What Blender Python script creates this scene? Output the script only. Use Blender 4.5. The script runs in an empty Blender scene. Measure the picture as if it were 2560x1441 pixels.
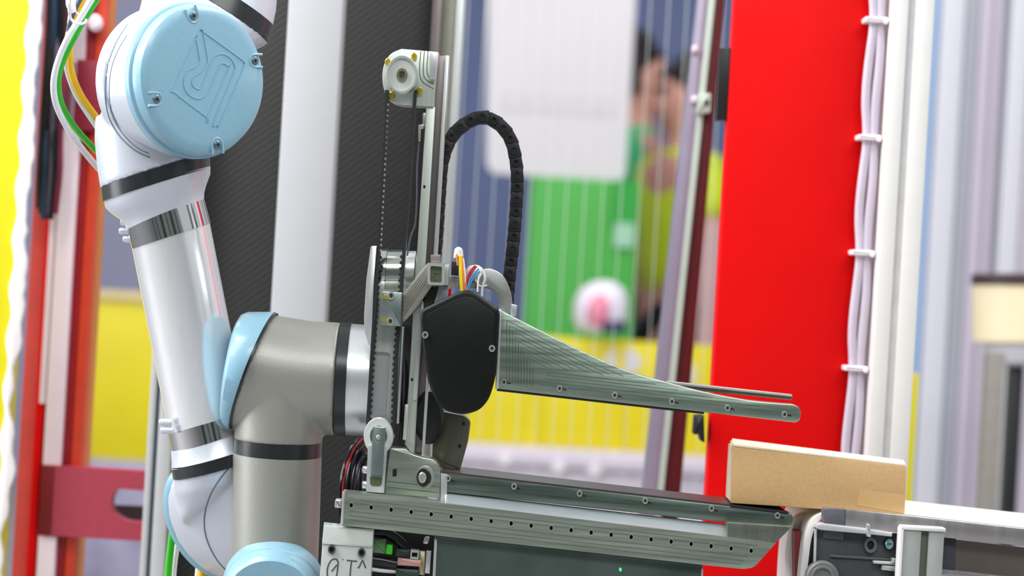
import bpy, bmesh, math, random
from mathutils import Vector, Matrix

random.seed(7)
SC = bpy.context.scene
COL = SC.collection

# ------------------------------------------------------------------ camera, world, lights, exposure
K = 2560 * 100.0 / 36.0          # focal length in pixels (100 mm lens)
D = 3.05                         # camera to the gripper's front plane (Y = 0)
CZ = 0.90                        # camera height
TH = 0.058                       # camera roll
CT, ST = math.cos(TH), math.sin(TH)

cd = bpy.data.cameras.new('camera')
cam = bpy.data.objects.new('camera', cd)
COL.objects.link(cam)
cd.lens = 100.0
cd.sensor_width = 36.0
cd.clip_end = 100
cd.dof.use_dof = True
cd.dof.focus_distance = D + 0.03
cd.dof.aperture_fstop = 4.2
cam.matrix_world = Matrix(((CT, -ST, 0, 0), (0, 0, -1, -D), (ST, CT, 0, CZ), (0, 0, 0, 1)))
SC.camera = cam

w = bpy.data.worlds.new('hall_light')
SC.world = w
w.use_nodes = True
bgn = w.node_tree.nodes['Background']
bgn.inputs[0].default_value = (0.90, 0.94, 1.0, 1)
bgn.inputs[1].default_value = 0.75


def area(name, loc, target, sx, sy, power, col=(1, 1, 1)):
    l = bpy.data.lights.new(name, 'AREA')
    l.shape = 'RECTANGLE'
    l.size, l.size_y = sx, sy
    l.energy = power
    l.color = col
    o = bpy.data.objects.new(name, l)
    COL.objects.link(o)
    o.location = loc
    o.rotation_euler = (Vector(target) - Vector(loc)).to_track_quat('-Z', 'Y').to_euler()
    return o


area('ceiling_and_fill_lamp', (-2.4, -0.9, 3.2), (0.0, 0.2, 0.8), 1.6, 2.4, 115, (1, 0.98, 0.95))
area('left_edge_light', (-3.0, 0.1, 1.5), (0.0, 0.1, 0.9), 1.2, 2.0, 60, (0.95, 0.97, 1.0))  # area lamp added at the left to whiten the robot's left edges
area('ceiling_and_fill_lamp', (-1.1, -0.1, 2.4), (-0.5, 0.95, 0.9), 0.6, 0.6, 26, (1, 1, 1))  # fill lamp added to brighten the red frame's pale strip
area('ceiling_and_fill_lamp', (1.6, 0.6, 3.6), (0.4, 0.3, 0.6), 2.2, 1.2, 90, (1, 1, 1))
area('ceiling_and_fill_lamp', (0.6, -3.2, 3.4), (0.4, 1.0, 0.8), 2.4, 0.8, 70, (1, 1, 1))
area('ceiling_and_fill_lamp', (0.3, 3.6, 3.8), (0.3, 5.8, 0.6), 4.0, 1.5, 95, (1, 1, 1))

SC.view_settings.view_transform = 'Standard'
SC.view_settings.look = 'None'
SC.view_settings.exposure = -0.14
SC.view_settings.gamma = 1.0
SC.view_settings.use_curve_mapping = False


# ------------------------------------------------------------------ helpers
def P(px, py, Y=0.0):
    """Point of the place seen at pixel (px, py), at depth Y."""
    d = D + Y
    a = (px - 1280.0) / K * d
    b = -(py - 720.5) / K * d
    return Vector((a * CT - b * ST, Y, CZ + a * ST + b * CT))


def mpp(Y=0.0):
    return (D + Y) / K


def lin(c):
    r = []
    for v in c:
        v = v / 255.0
        r.append(v / 12.92 if v <= 0.04045 else ((v + 0.055) / 1.055) ** 2.4)
    return (r[0], r[1], r[2], 1.0)


MATS = {}


def mat(name, rgb, rough=0.5, metal=0.0, var=0.06, scale=40.0, stretch=(1, 1, 1), bump=0.0, emit=0.0, coat=0.0,
        trans=0.0, rvar=0.0):
    if name in MATS:
        return MATS[name]
    m = bpy.data.materials.new(name)
    m.use_nodes = True
    nt = m.node_tree
    b = nt.nodes['Principled BSDF']
    c = lin(rgb)
    tc = nt.nodes.new('ShaderNodeTexCoord')
    mp = nt.nodes.new('ShaderNodeMapping')
    mp.inputs['Scale'].default_value = stretch
    nz = nt.nodes.new('ShaderNodeTexNoise')
    nz.inputs['Scale'].default_value = scale
    nz.inputs['Detail'].default_value = 4
    nt.links.new(tc.outputs['Object'], mp.inputs[0])
    nt.links.new(mp.outputs[0], nz.inputs['Vector'])
    rp = nt.nodes.new('ShaderNodeValToRGB')
    rp.color_ramp.elements[0].position = 0.3
    rp.color_ramp.elements[1].position = 0.7
    rp.color_ramp.elements[0].color = (c[0] * (1 - var), c[1] * (1 - var), c[2] * (1 - var), 1)
    rp.color_ramp.elements[1].color = (min(1, c[0] * (1 + var)), min(1, c[1] * (1 + var)), min(1, c[2] * (1 + var)), 1)
    nt.links.new(nz.outputs['Fac'], rp.inputs[0])
    nt.links.new(rp.outputs[0], b.inputs['Base Color'])
    b.inputs['Roughness'].default_value = rough
    b.inputs['Metallic'].default_value = metal
    if coat:
        b.inputs['Coat Weight'].default_value = coat
        b.inputs['Coat Roughness'].default_value = 0.15
    if trans:
        b.inputs['Transmission Weight'].default_value = trans
    if rvar:
        mr = nt.nodes.new('ShaderNodeMapRange')
        mr.inputs['To Min'].default_value = max(0.05, rough - rvar)
        mr.inputs['To Max'].default_value = rough + rvar
        nt.links.new(nz.outputs['Fac'], mr.inputs['Value'])
        nt.links.new(mr.outputs[0], b.inputs['Roughness'])
    if bump:
        bp = nt.nodes.new('ShaderNodeBump')
        bp.inputs['Strength'].default_value = bump
        bp.inputs['Distance'].default_value = 0.002
        nt.links.new(nz.outputs['Fac'], bp.inputs['Height'])
        nt.links.new(bp.outputs[0], b.inputs['Normal'])
    if emit:
        b.inputs['Emission Color'].default_value = c
        b.inputs['Emission Strength'].default_value = emit
    MATS[name] = m
    return m


# painted and plastic
ROB_W = mat('robot_silver_paint', (206, 212, 222), 0.32, 0.3, 0.02, 300)
ROB_G = mat('robot_grey_paint', (158, 158, 150), 0.40, 0.45, 0.05, 900, bump=0.08)
ROB_B = mat('robot_blue_plastic', (136, 180, 200), 0.35, 0.0, 0.03, 200, coat=0.3)
ROB_BD = mat('robot_blue_groove', (122, 180, 206), 0.4, 0.0, 0.03, 200)
SEAL = mat('black_seal', (34, 38, 40), 0.28, 0.0, 0.15, 100)
CHROME = mat('polished_collar', (215, 215, 215), 0.10, 1.0, 0.03, 60)
TUBE = mat('brushed_tube', (236, 238, 240), 0.22, 0.6, 0.03, 120, (1, 1, 0.05))
ALU = mat('milled_aluminium', (152, 168, 154), 0.34, 0.9, 0.26, 60, (0.15, 1, 3.0), bump=0.12, rvar=0.12)
ALUV = mat('milled_aluminium_upright', (212, 220, 210), 0.36, 0.6, 0.06, 60, (4, 1, 0.1), bump=0.05, rvar=0.05)
ALUL = mat('bright_aluminium', (222, 226, 226), 0.3, 0.75, 0.03, 80, (6, 6, 0.2))
ALUD = mat('dull_aluminium', (120, 126, 116), 0.4, 0.85, 0.14, 70, (3, 1, 0.4), bump=0.06)
GROOVE = mat('milling_line', (104, 122, 112), 0.45, 0.85, 0.1, 80)
RAILM = mat('rail_steel', (132, 124, 122), 0.3, 0.8, 0.08, 60, (3, 1, 0.1))
STEEL = mat('screw_steel', (196, 198, 188), 0.3, 0.7, 0.08, 200)
BRASS = mat('gold_bolt', (214, 190, 70), 0.3, 0.8, 0.12, 150)
HOLE = mat('dark_hole', (12, 13, 13), 0.7, 0, 0.1, 50)
BLK = mat('black_plastic', (22, 24, 24), 0.42, 0.0, 0.2, 300, bump=0.05)
BLKH = mat('black_housing', (14, 18, 17), 0.42, 0.0, 0.25, 500, bump=0.06)
BLKH.node_tree.nodes['Principled BSDF'].inputs['Specular IOR Level'].default_value = 0.25
RUB = mat('black_rubber', (18, 19, 20), 0.6, 0, 0.2, 200)
CABW = mat('white_cable', (226, 228, 232), 0.4, 0, 0.03, 50)
CABG = mat('green_cable', (44, 170, 30), 0.35, 0, 0.08, 50)
WIREY = mat('yellow_wire', (250, 222, 40), 0.4)
CABY = mat('yellow_cable', (246, 186, 8), 0.38, 0, 0.06, 50)
CABO = mat('orange_cable', (240, 140, 30), 0.4, 0, 0.06, 50)
CABR = mat('red_cable', (190, 40, 48), 0.4, 0, 0.06, 50)
CABB = mat('blue_cable', (64, 150, 200), 0.4, 0, 0.06, 50)
CABK = mat('black_cable', (20, 20, 28), 0.3, 0, 0.2, 50)
RED = mat('red_paint', (222, 0, 2), 0.5, 0, 0.04, 12)
RED.node_tree.nodes['Principled BSDF'].inputs['Specular IOR Level'].default_value = 0.15
REDD = mat('dark_red_paint', (168, 14, 30), 0.4, 0, 0.12, 25)
REDP = mat('dusty_red_paint', (176, 62, 82), 0.5, 0, 0.08, 120)
REDO = mat('faded_red_paint', (206, 76, 74), 0.45, 0, 0.08, 20)
ORG = mat('orange_edge', (214, 120, 30), 0.5, 0, 0.1, 30)
YEL = mat('yellow_panel', (208, 198, 0), 0.45, 0, 0.04, 6)
YELB = mat('yellow_barrier', (214, 198, 0), 0.5, 0, 0.06, 5)
FILM = mat('white_film', (228, 222, 222), 0.35, 0, 0.06, 30, bump=0.3)
PALE = mat('pale_strip', (255, 236, 244), 0.4, 0, 0.02, 30)
GREY = mat('grey_profile', (196, 197, 198), 0.4, 0.3, 0.03, 60)
GREYL = mat('white_grey_post', (174, 176, 179), 0.45, 0.0, 0.015, 30)
WHITE = mat('white_profile', (224, 223, 220), 0.45, 0, 0.015, 30)
LAV = mat('lavender_cable', (192, 183, 198), 0.4, 0, 0.04, 30)
LAVD = mat('lavender_backing', (176, 158, 168), 0.5, 0, 0.06, 30)
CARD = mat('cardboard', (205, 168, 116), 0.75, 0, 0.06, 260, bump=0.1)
CARDL = mat('cardboard_lit_top', (236, 218, 188), 0.7, 0, 0.04, 200, bump=0.05)  # same cardboard, paler: light on the top put into colour
TAPE = mat('parcel_tape', (208, 170, 116), 0.45, 0, 0.05, 60)
BELT = mat('cream_belt', (214, 207, 190), 0.5, 0, 0.03, 60)
BELTW = mat('white_belt', (228, 224, 220), 0.45, 0, 0.03, 60)
DRK = mat('dark_side_plate', (66, 69, 70), 0.45, 0.2, 0.1, 90)
DRKC = mat('dark_grey_cap', (98, 98, 106), 0.5, 0.1, 0.08, 300, bump=0.1)
RAILC = mat('conveyor_rail', (176, 172, 172), 0.3, 0.75, 0.06, 14, (8, 1, 0.4), rvar=0.08)
SKIRT = mat('skirt_sheet', (122, 112, 106), 0.3, 0.5, 0.22, 14, (1, 1, 0.05))
LED = mat('green_led', (40, 240, 90), 0.4, 0, 0, 10, emit=4.0)
INK = mat('marker_ink', (62, 74, 70), 0.6, 0, 0.1, 200)
PLATEW = mat('pale_plate', (206, 212, 206), 0.4, 0.35, 0.03, 120)
PLATEG = mat('grey_cover_sheet', (104, 118, 113), 0.3, 0.75, 0.3, 12, rvar=0.08)
GRN = mat('green_cabinet', (58, 156, 54), 0.5, 0, 0.05, 4)
GRND = mat('green_label', (30, 150, 50), 0.5, 0, 0.06, 8)
GRNC = mat('green_connector', (60, 200, 20), 0.4, 0, 0.08, 60)
PINKC = mat('pink_connector', (196, 150, 140), 0.4, 0.2, 0.1, 60)
BOARD = mat('white_board', (204, 200, 204), 0.5, 0, 0.02, 5)
BENCH = mat('lavender_bench', (206, 196, 208), 0.55, 0, 0.04, 4)
WALLB = mat('blue_grey_wall', (100, 112, 150), 0.8, 0, 0.08, 1.2)
WALLL = mat('lavender_wall', (160, 160, 186), 0.8, 0, 0.05, 1.2)
WALLR = mat('pale_rear_wall', (150, 162, 154), 0.8, 0, 0.2, 0.8)
FLOOR = mat('grey_floor', (150, 148, 150), 0.5, 0, 0.06, 3)
SKIN = mat('skin', (196, 140, 124), 0.55, 0, 0.06, 20)
HAIR = mat('dark_hair', (34, 28, 34), 0.6, 0, 0.2, 40)
SHIRTG = mat('green_shirt', (70, 178, 120), 0.75, 0, 0.08, 12)
VEST = mat('yellow_vest', (190, 205, 20), 0.7, 0, 0.06, 12)
TROU = mat('dark_trousers', (52, 54, 58), 0.8, 0, 0.1, 12)
NAVY = mat('navy_cloth', (40, 44, 84), 0.7, 0, 0.1, 12)
PINK = mat('pink_patch', (226, 130, 156), 0.6, 0, 0.1, 12)
WIRE = mat('fence_wire', (206, 212, 206), 0.45, 0.3, 0.03, 20)
PANW = mat('pale_panel', (204, 204, 212), 0.55, 0, 0.02, 5)
PANL = mat('lilac_panel', (186, 177, 192), 0.55, 0, 0.03, 5)
PANG = mat('grey_panel', (170, 173, 182), 0.55, 0, 0.03, 5)
PANB = mat('blue_panel', (156, 182, 216), 0.55, 0, 0.06, 5)
PAND = mat('dark_gap', (112, 110, 128), 0.6, 0, 0.05, 5)
CREAM = mat('cream_lamp_body', (244, 228, 190), 0.45, 0, 0.03, 8)
DKBR = mat('dark_brown_cap', (58, 40, 42), 0.5, 0, 0.1, 20)
POLE = mat('lilac_pole', (176, 170, 192), 0.35, 0.4, 0.04, 30)
BROWN = mat('red_brown_shade', (96, 22, 26), 0.4, 0.1, 0.1, 30)
PALEG = mat('pale_green_strip', (206, 222, 208), 0.4, 0.2, 0.03, 30)
MUDPINK = mat('muted_pink_panel', (176, 140, 142), 0.6, 0, 0.05, 6)


def weave(name):
    m = bpy.data.materials.new(name)
    m.use_nodes = True
    nt = m.node_tree
    b = nt.nodes['Principled BSDF']
    tc = nt.nodes.new('ShaderNodeTexCoord')
    mp = nt.nodes.new('ShaderNodeMapping')
    mp.inputs['Rotation'].default_value = (0, math.radians(38), 0)
    wv = nt.nodes.new('ShaderNodeTexWave')
    wv.wave_type = 'BANDS'
    wv.bands_direction = 'Z'
    wv.inputs['Scale'].default_value = 42
    wv.inputs['Distortion'].default_value = 1.2
    wv.inputs['Detail'].default_value = 2
    nt.links.new(tc.outputs['Object'], mp.inputs[0])
    nt.links.new(mp.outputs[0], wv.inputs[0])
    rp = nt.nodes.new('ShaderNodeValToRGB')
    rp.color_ramp.elements[0].color = lin((30, 31, 30))
    rp.color_ramp.elements[1].color = lin((50, 50, 48))
    nt.links.new(wv.outputs['Fac'], rp.inputs[0])
    nt.links.new(rp.outputs[0], b.inputs['Base Color'])
    b.inputs['Roughness'].default_value = 0.5
    bp = nt.nodes.new('ShaderNodeBump')
    bp.inputs['Strength'].default_value = 0.1
    bp.inputs['Distance'].default_value = 0.001
    nt.links.new(wv.outputs['Fac'], bp.inputs['Height'])
    nt.links.new(bp.outputs[0], b.inputs['Normal'])
    return m


CARBON = weave('black_woven_sheet')

WL = {}


def tag(o, label=None, cat=None, group=None, kind=None):
    if label:
        o['label'] = label
    if cat:
        o['category'] = cat
    if group:
        o['group'] = group
    if kind:
        o['kind'] = kind
    return o


def thing(name, label, cat, loc, group=None):
    o = bpy.data.objects.new(name, None)
    COL.objects.link(o)
    o.empty_display_size = 0.05
    o.location = loc
    WL[o.name] = Vector(loc)
    return tag(o, label, cat, group)


class MB:
    def __init__(s):
        s.bm = bmesh.new()

    # --- polygon in the plane of depth Y0, extruded to Y1 (pixels are taken at ref depth)
    def prism(s, pts, Y0, Y1, holes=(), bev=0.0, ref=None, seg=2):
        ref = Y0 if ref is None else ref
        tmp = bmesh.new()
        loops = []
        for lp in [pts] + list(holes):
            vs = []
            for (x, y) in lp:
                p = P(x, y, ref)
                vs.append(tmp.verts.new((p.x, Y0, p.z)))
            loops.append(vs)
        if holes:
            ed = []
            for vs in loops:
                for i in range(len(vs)):
                    ed.append(tmp.edges.new((vs[i], vs[(i + 1) % len(vs)])))
            r = bmesh.ops.triangle_fill(tmp, edges=ed, use_beauty=True, use_dissolve=False, normal=(0, -1, 0))
            fs = [f for f in r['geom'] if isinstance(f, bmesh.types.BMFace)]
        else:
            fs = [tmp.faces.new(loops[0])]
        r = bmesh.ops.extrude_face_region(tmp, geom=fs)
        vv = [v for v in r['geom'] if isinstance(v, bmesh.types.BMVert)]
        bmesh.ops.translate(tmp, verts=vv, vec=(0, Y1 - Y0, 0))
        tmp.faces.ensure_lookup_table()
        if not holes:
            pass
        bmesh.ops.recalc_face_normals(tmp, faces=tmp.faces[:])
        if bev > 0:
            es = []
            for e in tmp.edges:
                if len(e.link_faces) == 2 and all(abs(v.co.y - Y0) < 1e-7 for v in e.verts):
                    if e.link_faces[0].normal.angle(e.link_faces[1].normal, 0) > 1.0:
                        es.append(e)
            bmesh.ops.bevel(tmp, geom=es, offset=bev, segments=seg, affect='EDGES', profile=0.5)
        s._merge(tmp)
        return s

    def _merge(s, tmp):
        me = bpy.data.meshes.new('tmp')
        tmp.to_mesh(me)
        tmp.free()
        s.bm.from_mesh(me)
        bpy.data.meshes.remove(me)

    # --- stack of ellipses: (C, u, v) world vectors
    def loft(s, secs, n=48, cap0=True, cap1=True):
        tmp = bmesh.new()
        rings = []
        for (C, u, v) in secs:
            ring = []
            for i in range(n):
                t = 2 * math.pi * i / n
                ring.append(tmp.verts.new(C + u * math.cos(t) + v * math.sin(t)))
            rings.append(ring)
        for a, b in zip(rings, rings[1:]):
            for i in range(n):
                j = (i + 1) % n
                tmp.faces.new((a[i], a[j], b[j], b[i]))
        if cap0:
            tmp.faces.new(rings[0][::-1])
        if cap1:
            tmp.faces.new(rings[-1])
        bmesh.ops.recalc_face_normals(tmp, faces=tmp.faces[:])
        s._merge(tmp)
        return s

    def cyl(s, x, y, Y0, Y1, rx, ry, n=32, bev=0.0):
        """Round post along the depth axis, front face at Y0."""
        C = P(x, y, Y0)
        m = mpp(Y0)
        u = Vector((rx * m * CT, 0, rx * m * ST))
        v = Vector((-ry * m * ST, 0, ry * m * CT))
        dY = Vector((0, Y1 - Y0, 0))
        if bev:
            k = max(0.05, 1 - bev / (rx * m))
            secs = [(C, u * k, v * k), (C + Vector((0, bev, 0)), u, v), (C + dY, u, v)]
        else:
            secs = [(C, u, v), (C + dY, u, v)]
        return s.loft(secs, n)

    def ring(s, x, y, Y0, Y1, rx, ry, kx, n=32):
        """Annulus along the depth axis; kx = inner / outer radius."""
        C = P(x, y, Y0)
        m = mpp(Y0)
        u = Vector((rx * m * CT, 0, rx * m * ST))
        v = Vector((-ry * m * ST, 0, ry * m * CT))
        dY = Vector((0, Y1 - Y0, 0))
        e = Vector((0, (Y1 - Y0) * 0.15, 0))
        return s.loft([(C + dY, u * kx, v * kx), (C + e, u * kx, v * kx), (C, u * (kx + 0.04), v * (kx + 0.04)),
                       (C, u * 0.96, v * 0.96), (C + e, u, v), (C + dY, u, v)], n, False, False)

    def tube(s, pts, r, n=10, sub=6, flat=None):
        """Swept round tube through world points (Catmull-Rom)."""
        if sub > 1 and len(pts) > 2:
            q = []
            L = len(pts)
            for i in range(L - 1):
                p0, p1, p2, p3 = pts[max(i - 1, 0)], pts[i], pts[i + 1], pts[min(i + 2, L - 1)]
                for k in range(sub):
                    t = k / sub
                    q.append(0.5 * ((2 * p1) + (p2 - p0) * t + (2 * p0 - 5 * p1 + 4 * p2 - p3) * t * t +
                                    (3 * p1 - p0 - 3 * p2 + p3) * t ** 3))
            q.append(pts[-1])
            pts = q
        secs = []
        up = None
        for i, p in enumerate(pts):
            d = (pts[min(i + 1, len(pts) - 1)] - pts[max(i - 1, 0)]).normalized()
            if up is None:
                up = d.cross(Vector((0, 1, 0)))
                if up.length < 0.1:
                    up = d.cross(Vector((1, 0, 0)))
            up = (up - d * up.dot(d)).normalized()
            rr = r[i * len(r) // len(pts)] if isinstance(r, (list, tuple)) else r
            secs.append((p, up * rr, d.cross(up) * (rr if flat is None else flat)))
        return s.loft(secs, n)

    def box(s, x0, x1, y0, y1, z0, z1, bev=0.0):
        tmp = bmesh.new()
        r = bmesh.ops.create_cube(tmp, size=1.0)
        for v in r['verts']:
            v.co = Vector(((x0 + x1) / 2 + v.co.x * (x1 - x0), (y0 + y1) / 2 + v.co.y * (y1 - y0), (z0 + z1) / 2 + v.co.z * (z1 - z0)))
        if bev:
            bmesh.ops.bevel(tmp, geom=tmp.edges[:], offset=bev, segments=2, affect='EDGES', profile=0.5)
        s._merge(tmp)
        return s

    def hexa(s, c8, bev=0.0):
        tmp = bmesh.new()
        v = [tmp.verts.new(c) for c in c8]
        for f in ((0, 1, 2, 3), (7, 6, 5, 4), (0, 4, 5, 1), (1, 5, 6, 2), (2, 6, 7, 3), (3, 7, 4, 0)):
            tmp.faces.new([v[i] for i in f])
        bmesh.ops.recalc_face_normals(tmp, faces=tmp.faces[:])
        if bev:
            bmesh.ops.bevel(tmp, geom=tmp.edges[:], offset=bev, segments=2, affect='EDGES', profile=0.5)
        s._merge(tmp)
        return s

    def build(s, name, m, parent=None, smooth=0.6, voxel=0.0, soft=0, label=None):
        me = bpy.data.meshes.new(name)
        s.bm.to_mesh(me)
        s.bm.free()
        if voxel:
            to = bpy.data.objects.new('tmp', me)
            COL.objects.link(to)
            md = to.modifiers.new('r', 'REMESH')
            md.mode = 'VOXEL'
            md.voxel_size = voxel
            if soft:
                sm = to.modifiers.new('s', 'CORRECTIVE_SMOOTH' if False else 'SMOOTH')
                sm.iterations = soft
                sm.factor = 0.5
            dg = bpy.context.evaluated_depsgraph_get()
            me2 = bpy.data.meshes.new_from_object(to.evaluated_get(dg))
            bpy.data.objects.remove(to)
            bpy.data.meshes.remove(me)
            me = me2
            me.name = name
        lo = [min(v.co[i] for v in me.vertices) for i in range(3)]
        hi = [max(v.co[i] for v in me.vertices) for i in range(3)]
        c = Vector(((lo[0] + hi[0]) / 2, (lo[1] + hi[1]) / 2, lo[2]))
        me.transform(Matrix.Translation(-c))
        me.materials.clear()
        me.materials.append(m)
        me.shade_smooth()
        if smooth < 3:
            me.set_sharp_from_angle(angle=smooth)
        o = bpy.data.objects.new(name, me)
        COL.objects.link(o)
        WL[o.name] = c
        if parent is not None:
            o.parent = parent
            o.location = c - WL[parent.name]
        else:
            o.location = c
        if label:
            o['label'] = label
        return o


def seam(objs, pts, r, parent, m):
    # thin gasket line laid along the surface of a housing
    from mathutils.bvhtree import BVHTree
    o0 = Vector((0, -D, CZ))
    trees = []
    for o in objs:
        vs = [v.co + WL[o.name] for v in o.data.vertices]
        trees.append(BVHTree.FromPolygons(vs, [tuple(p.vertices) for p in o.data.polygons]))
    out = []
    for (x, y) in smoothpath(pts, 5):
        d = (P(x, y, 0.0) - o0).normalized()
        h = [tr.ray_cast(o0, d) for tr in trees]
        h = [q for q in h if q[0] is not None]
        if h:
            out.append(min(h, key=lambda q: q[3])[0])
    if len(out) > 3:
        MB().tube(out, r, 8, 1).build('joint_seam', m, parent)


def S(cx, cy, Y, ux, uy, depth, vx=0.0, vy=0.0):
    C = P(cx, cy, Y)
    u = P(cx + ux, cy + uy, Y) - C
    v = P(cx + vx, cy + vy, Y) - C + Vector((0, depth, 0))
    return (C, u, v)


def ell(x, y, rx, ry, n=16):
    return [(x + rx * math.cos(2 * math.pi * i / n), y + ry * math.sin(2 * math.pi * i / n)) for i in range(n)]


def rnd(pts, r, n=4):
    """Round the corners of a pixel polygon; r is a number or a list."""
    out = []
    L = len(pts)
    for i in range(L):
        p = Vector(pts[i])
        a = Vector(pts[i - 1]) - p
        b = Vector(pts[(i + 1) % L]) - p
        ri = r[i] if isinstance(r, (list, tuple)) else r
        k = min(ri, a.length * 0.45, b.length * 0.45)
        if k < 0.5:
            out.append((p.x, p.y))
            continue
        A = p + a.normalized() * k
        B = p + b.normalized() * k
        for j in range(n + 1):
            t = j / n
            q = A * (1 - t) ** 2 + p * 2 * t * (1 - t) + B * t * t
            out.append((q.x, q.y))
    return out


def smoothpath(pts, sub=6):
    q = []
    L = len(pts)
    V = [Vector(p) for p in pts]
    for i in range(L - 1):
        p0, p1, p2, p3 = V[max(i - 1, 0)], V[i], V[i + 1], V[min(i + 2, L - 1)]
        for k in range(sub):
            t = k / sub
            q.append(tuple(0.5 * ((2 * p1) + (p2 - p0) * t + (2 * p0 - 5 * p1 + 4 * p2 - p3) * t * t + (3 * p1 - p0 - 3 * p2 + p3) * t ** 3)))
    q.append(tuple(V[-1]))
    return q


def foot(px, py, Y):
    p = P(px, py, Y)
    return (p.x, Y, 0.0)


def wx(px, py, Y):
    return P(px, py, Y).x


def wz(px, py, Y):
    return P(px, py, Y).z


def screw(x, y, Y, r, parent, m=STEEL, name='screw', ry=None, sock=True):
    """Cap screw with a hex socket, head towards the camera."""
    ry = ry or r * 1.2
    a = MB()
    if sock:
        a.ring(x, y, Y - 0.0022, Y + 0.001, r, ry, 0.5, 16)
    else:
        a.cyl(x, y, Y - 0.0022, Y + 0.001, r, ry, 16, 0.0006)
    o = a.build(name, m, parent)
    if sock:
        MB().cyl(x, y, Y - 0.0006, Y + 0.001, r * 0.52, ry * 0.52, 6).build('socket', DRK, o)
    return o


# ------------------------------------------------------------------ the hall
def struct(name, mb, m, **k):
    o = mb.build(name, m, **k)
    o['kind'] = 'structure'
    return o


struct('floor', MB().box(-9, 9, -7, 9.2, -0.1, 0.0), FLOOR)
struct('wall_back', MB().box(-1.0, 2.0, 9.0, 9.2, 0, 4), WALLB)
struct('wall_left', MB().box(-9, -1.0, 9.0, 9.2, 0, 4), WALLL)
struct('wall_right', MB().box(2.0, 9, 9.0, 9.2, 0, 4), PANW)
struct('wall_front', MB().box(-9, 9, -7.2, -7.0, 0, 4), WALLR)
REFLM = mat('dark_reflection_bar', (40, 46, 44), 0.6)
for i, (xx, ww) in enumerate(((-5.2, 0.5), (-3.3, 0.25), (-1.5, 0.8), (0.6, 0.3), (2.2, 0.9), (4.6, 0.4))):
    struct('reflection_bar_%d' % (i + 1), MB().box(xx, xx + ww, -7.0, -6.9, 0, 4), REFLM)  # unseen dark bars added for the metal parts to reflect

# ------------------------------------------------------------------ far background
# green cabinet with a white board standing on it
Yg = 5.6
x0, x1 = wx(1318, 640, Yg), wx(1592, 640, Yg)
zt = wz(1560, 454, 5.62)
t = thing('equipment_cabinet', 'bright green equipment cabinet below the white board, out of focus', 'cabinet', ((x0 + x1) / 2, Yg, 0))
MB().box(x0, x1, Yg, Yg + 0.3, 0.08, zt, 0.01).build('body', GRN, t)
MB().box(x0 + 0.02, x1 - 0.02, Yg + 0.02, Yg + 0.28, 0, 0.08).build('plinth', TROU, t)
MB().box(wx(1530, 500, Yg), wx(1598, 500, Yg), Yg - 0.012, Yg, wz(1580, 560, Yg), wz(1580, 455, Yg)).build('door_label', GRND, t)
MB().box(wx(1535, 600, Yg), wx(1585, 600, Yg), Yg - 0.012, Yg, wz(1580, 620, Yg), wz(1580, 560, Yg)).build('door_plate', mat('pale_green_plate', (150, 196, 168), 0.5), t)

Yb = 5.62
bp_ = [(1222, -160), (1598, -140), (1562, 453), (1216, 433)]
o = MB().prism(rnd(bp_, [10, 10, 26, 34], 6), Yb, Yb + 0.04, bev=0.004).build('display_board', BOARD)
tag(o, 'large white board standing on the green cabinet behind the fence', 'board')
MB().prism([(1255, 225), (1545, 240), (1540, 290), (1250, 275)], Yb - 0.003, Yb, bev=0).build('print_line', mat('faint_print', (199, 195, 200), 0.6), o)

# bench and yellow barriers
Yk = 4.9
t = thing('work_bench', 'pale lavender bench along the floor under the yellow barrier', 'bench', (wx(1480, 1180, Yk), Yk, 0))
zt = wz(1420, 1126, Yk)
MB().box(wx(1120, 1180, Yk), wx(1900, 1180, Yk), Yk, Yk + 0.55, 0.0, zt - 0.05, 0.01).build('body', BENCH, t)
MB().box(wx(1110, 1180, Yk), wx(1910, 1180, Yk), Yk - 0.03, Yk + 0.57, zt - 0.05, zt, 0.01).build('top', BENCH, t)
for (bx, by) in ((1262, 1150), (1397, 1168), (1487, 1176)):
    MB().cyl(bx, by, Yk - 0.045, Yk - 0.03, 13, 15, 20).build('glint_disc', mat('glint_white', (250, 246, 252), 0.25, 0.2), t)  # white discs imitating out-of-focus glints on the bench
Yy = 5.0
t = thing('safety_barrier', 'wide yellow barrier board behind the gripper jaw', 'barrier', (wx(1480, 1110, Yy), Yy, zt))
MB().box(wx(1165, 1000, Yy), wx(1830, 1000, Yy), Yy, Yy + 0.05, zt, wz(1480, 848, Yy), 0.006).build('board', YELB, t)
MB().cyl(1558, 905, Yy - 0.006, Yy, 46, 34, 24).build('white_label', BOARD, t)
MB().cyl(1702, 935, Yy - 0.006, Yy, 36, 46, 24).build('white_label', BOARD, t)
for xx in (1335, 1545):
    MB().box(wx(xx, 1000, Yy) - 0.012, wx(xx, 1000, Yy) + 0.012, Yy - 0.012, Yy, zt, wz(xx, 850, Yy)).build('rib', YELB, t)
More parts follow.
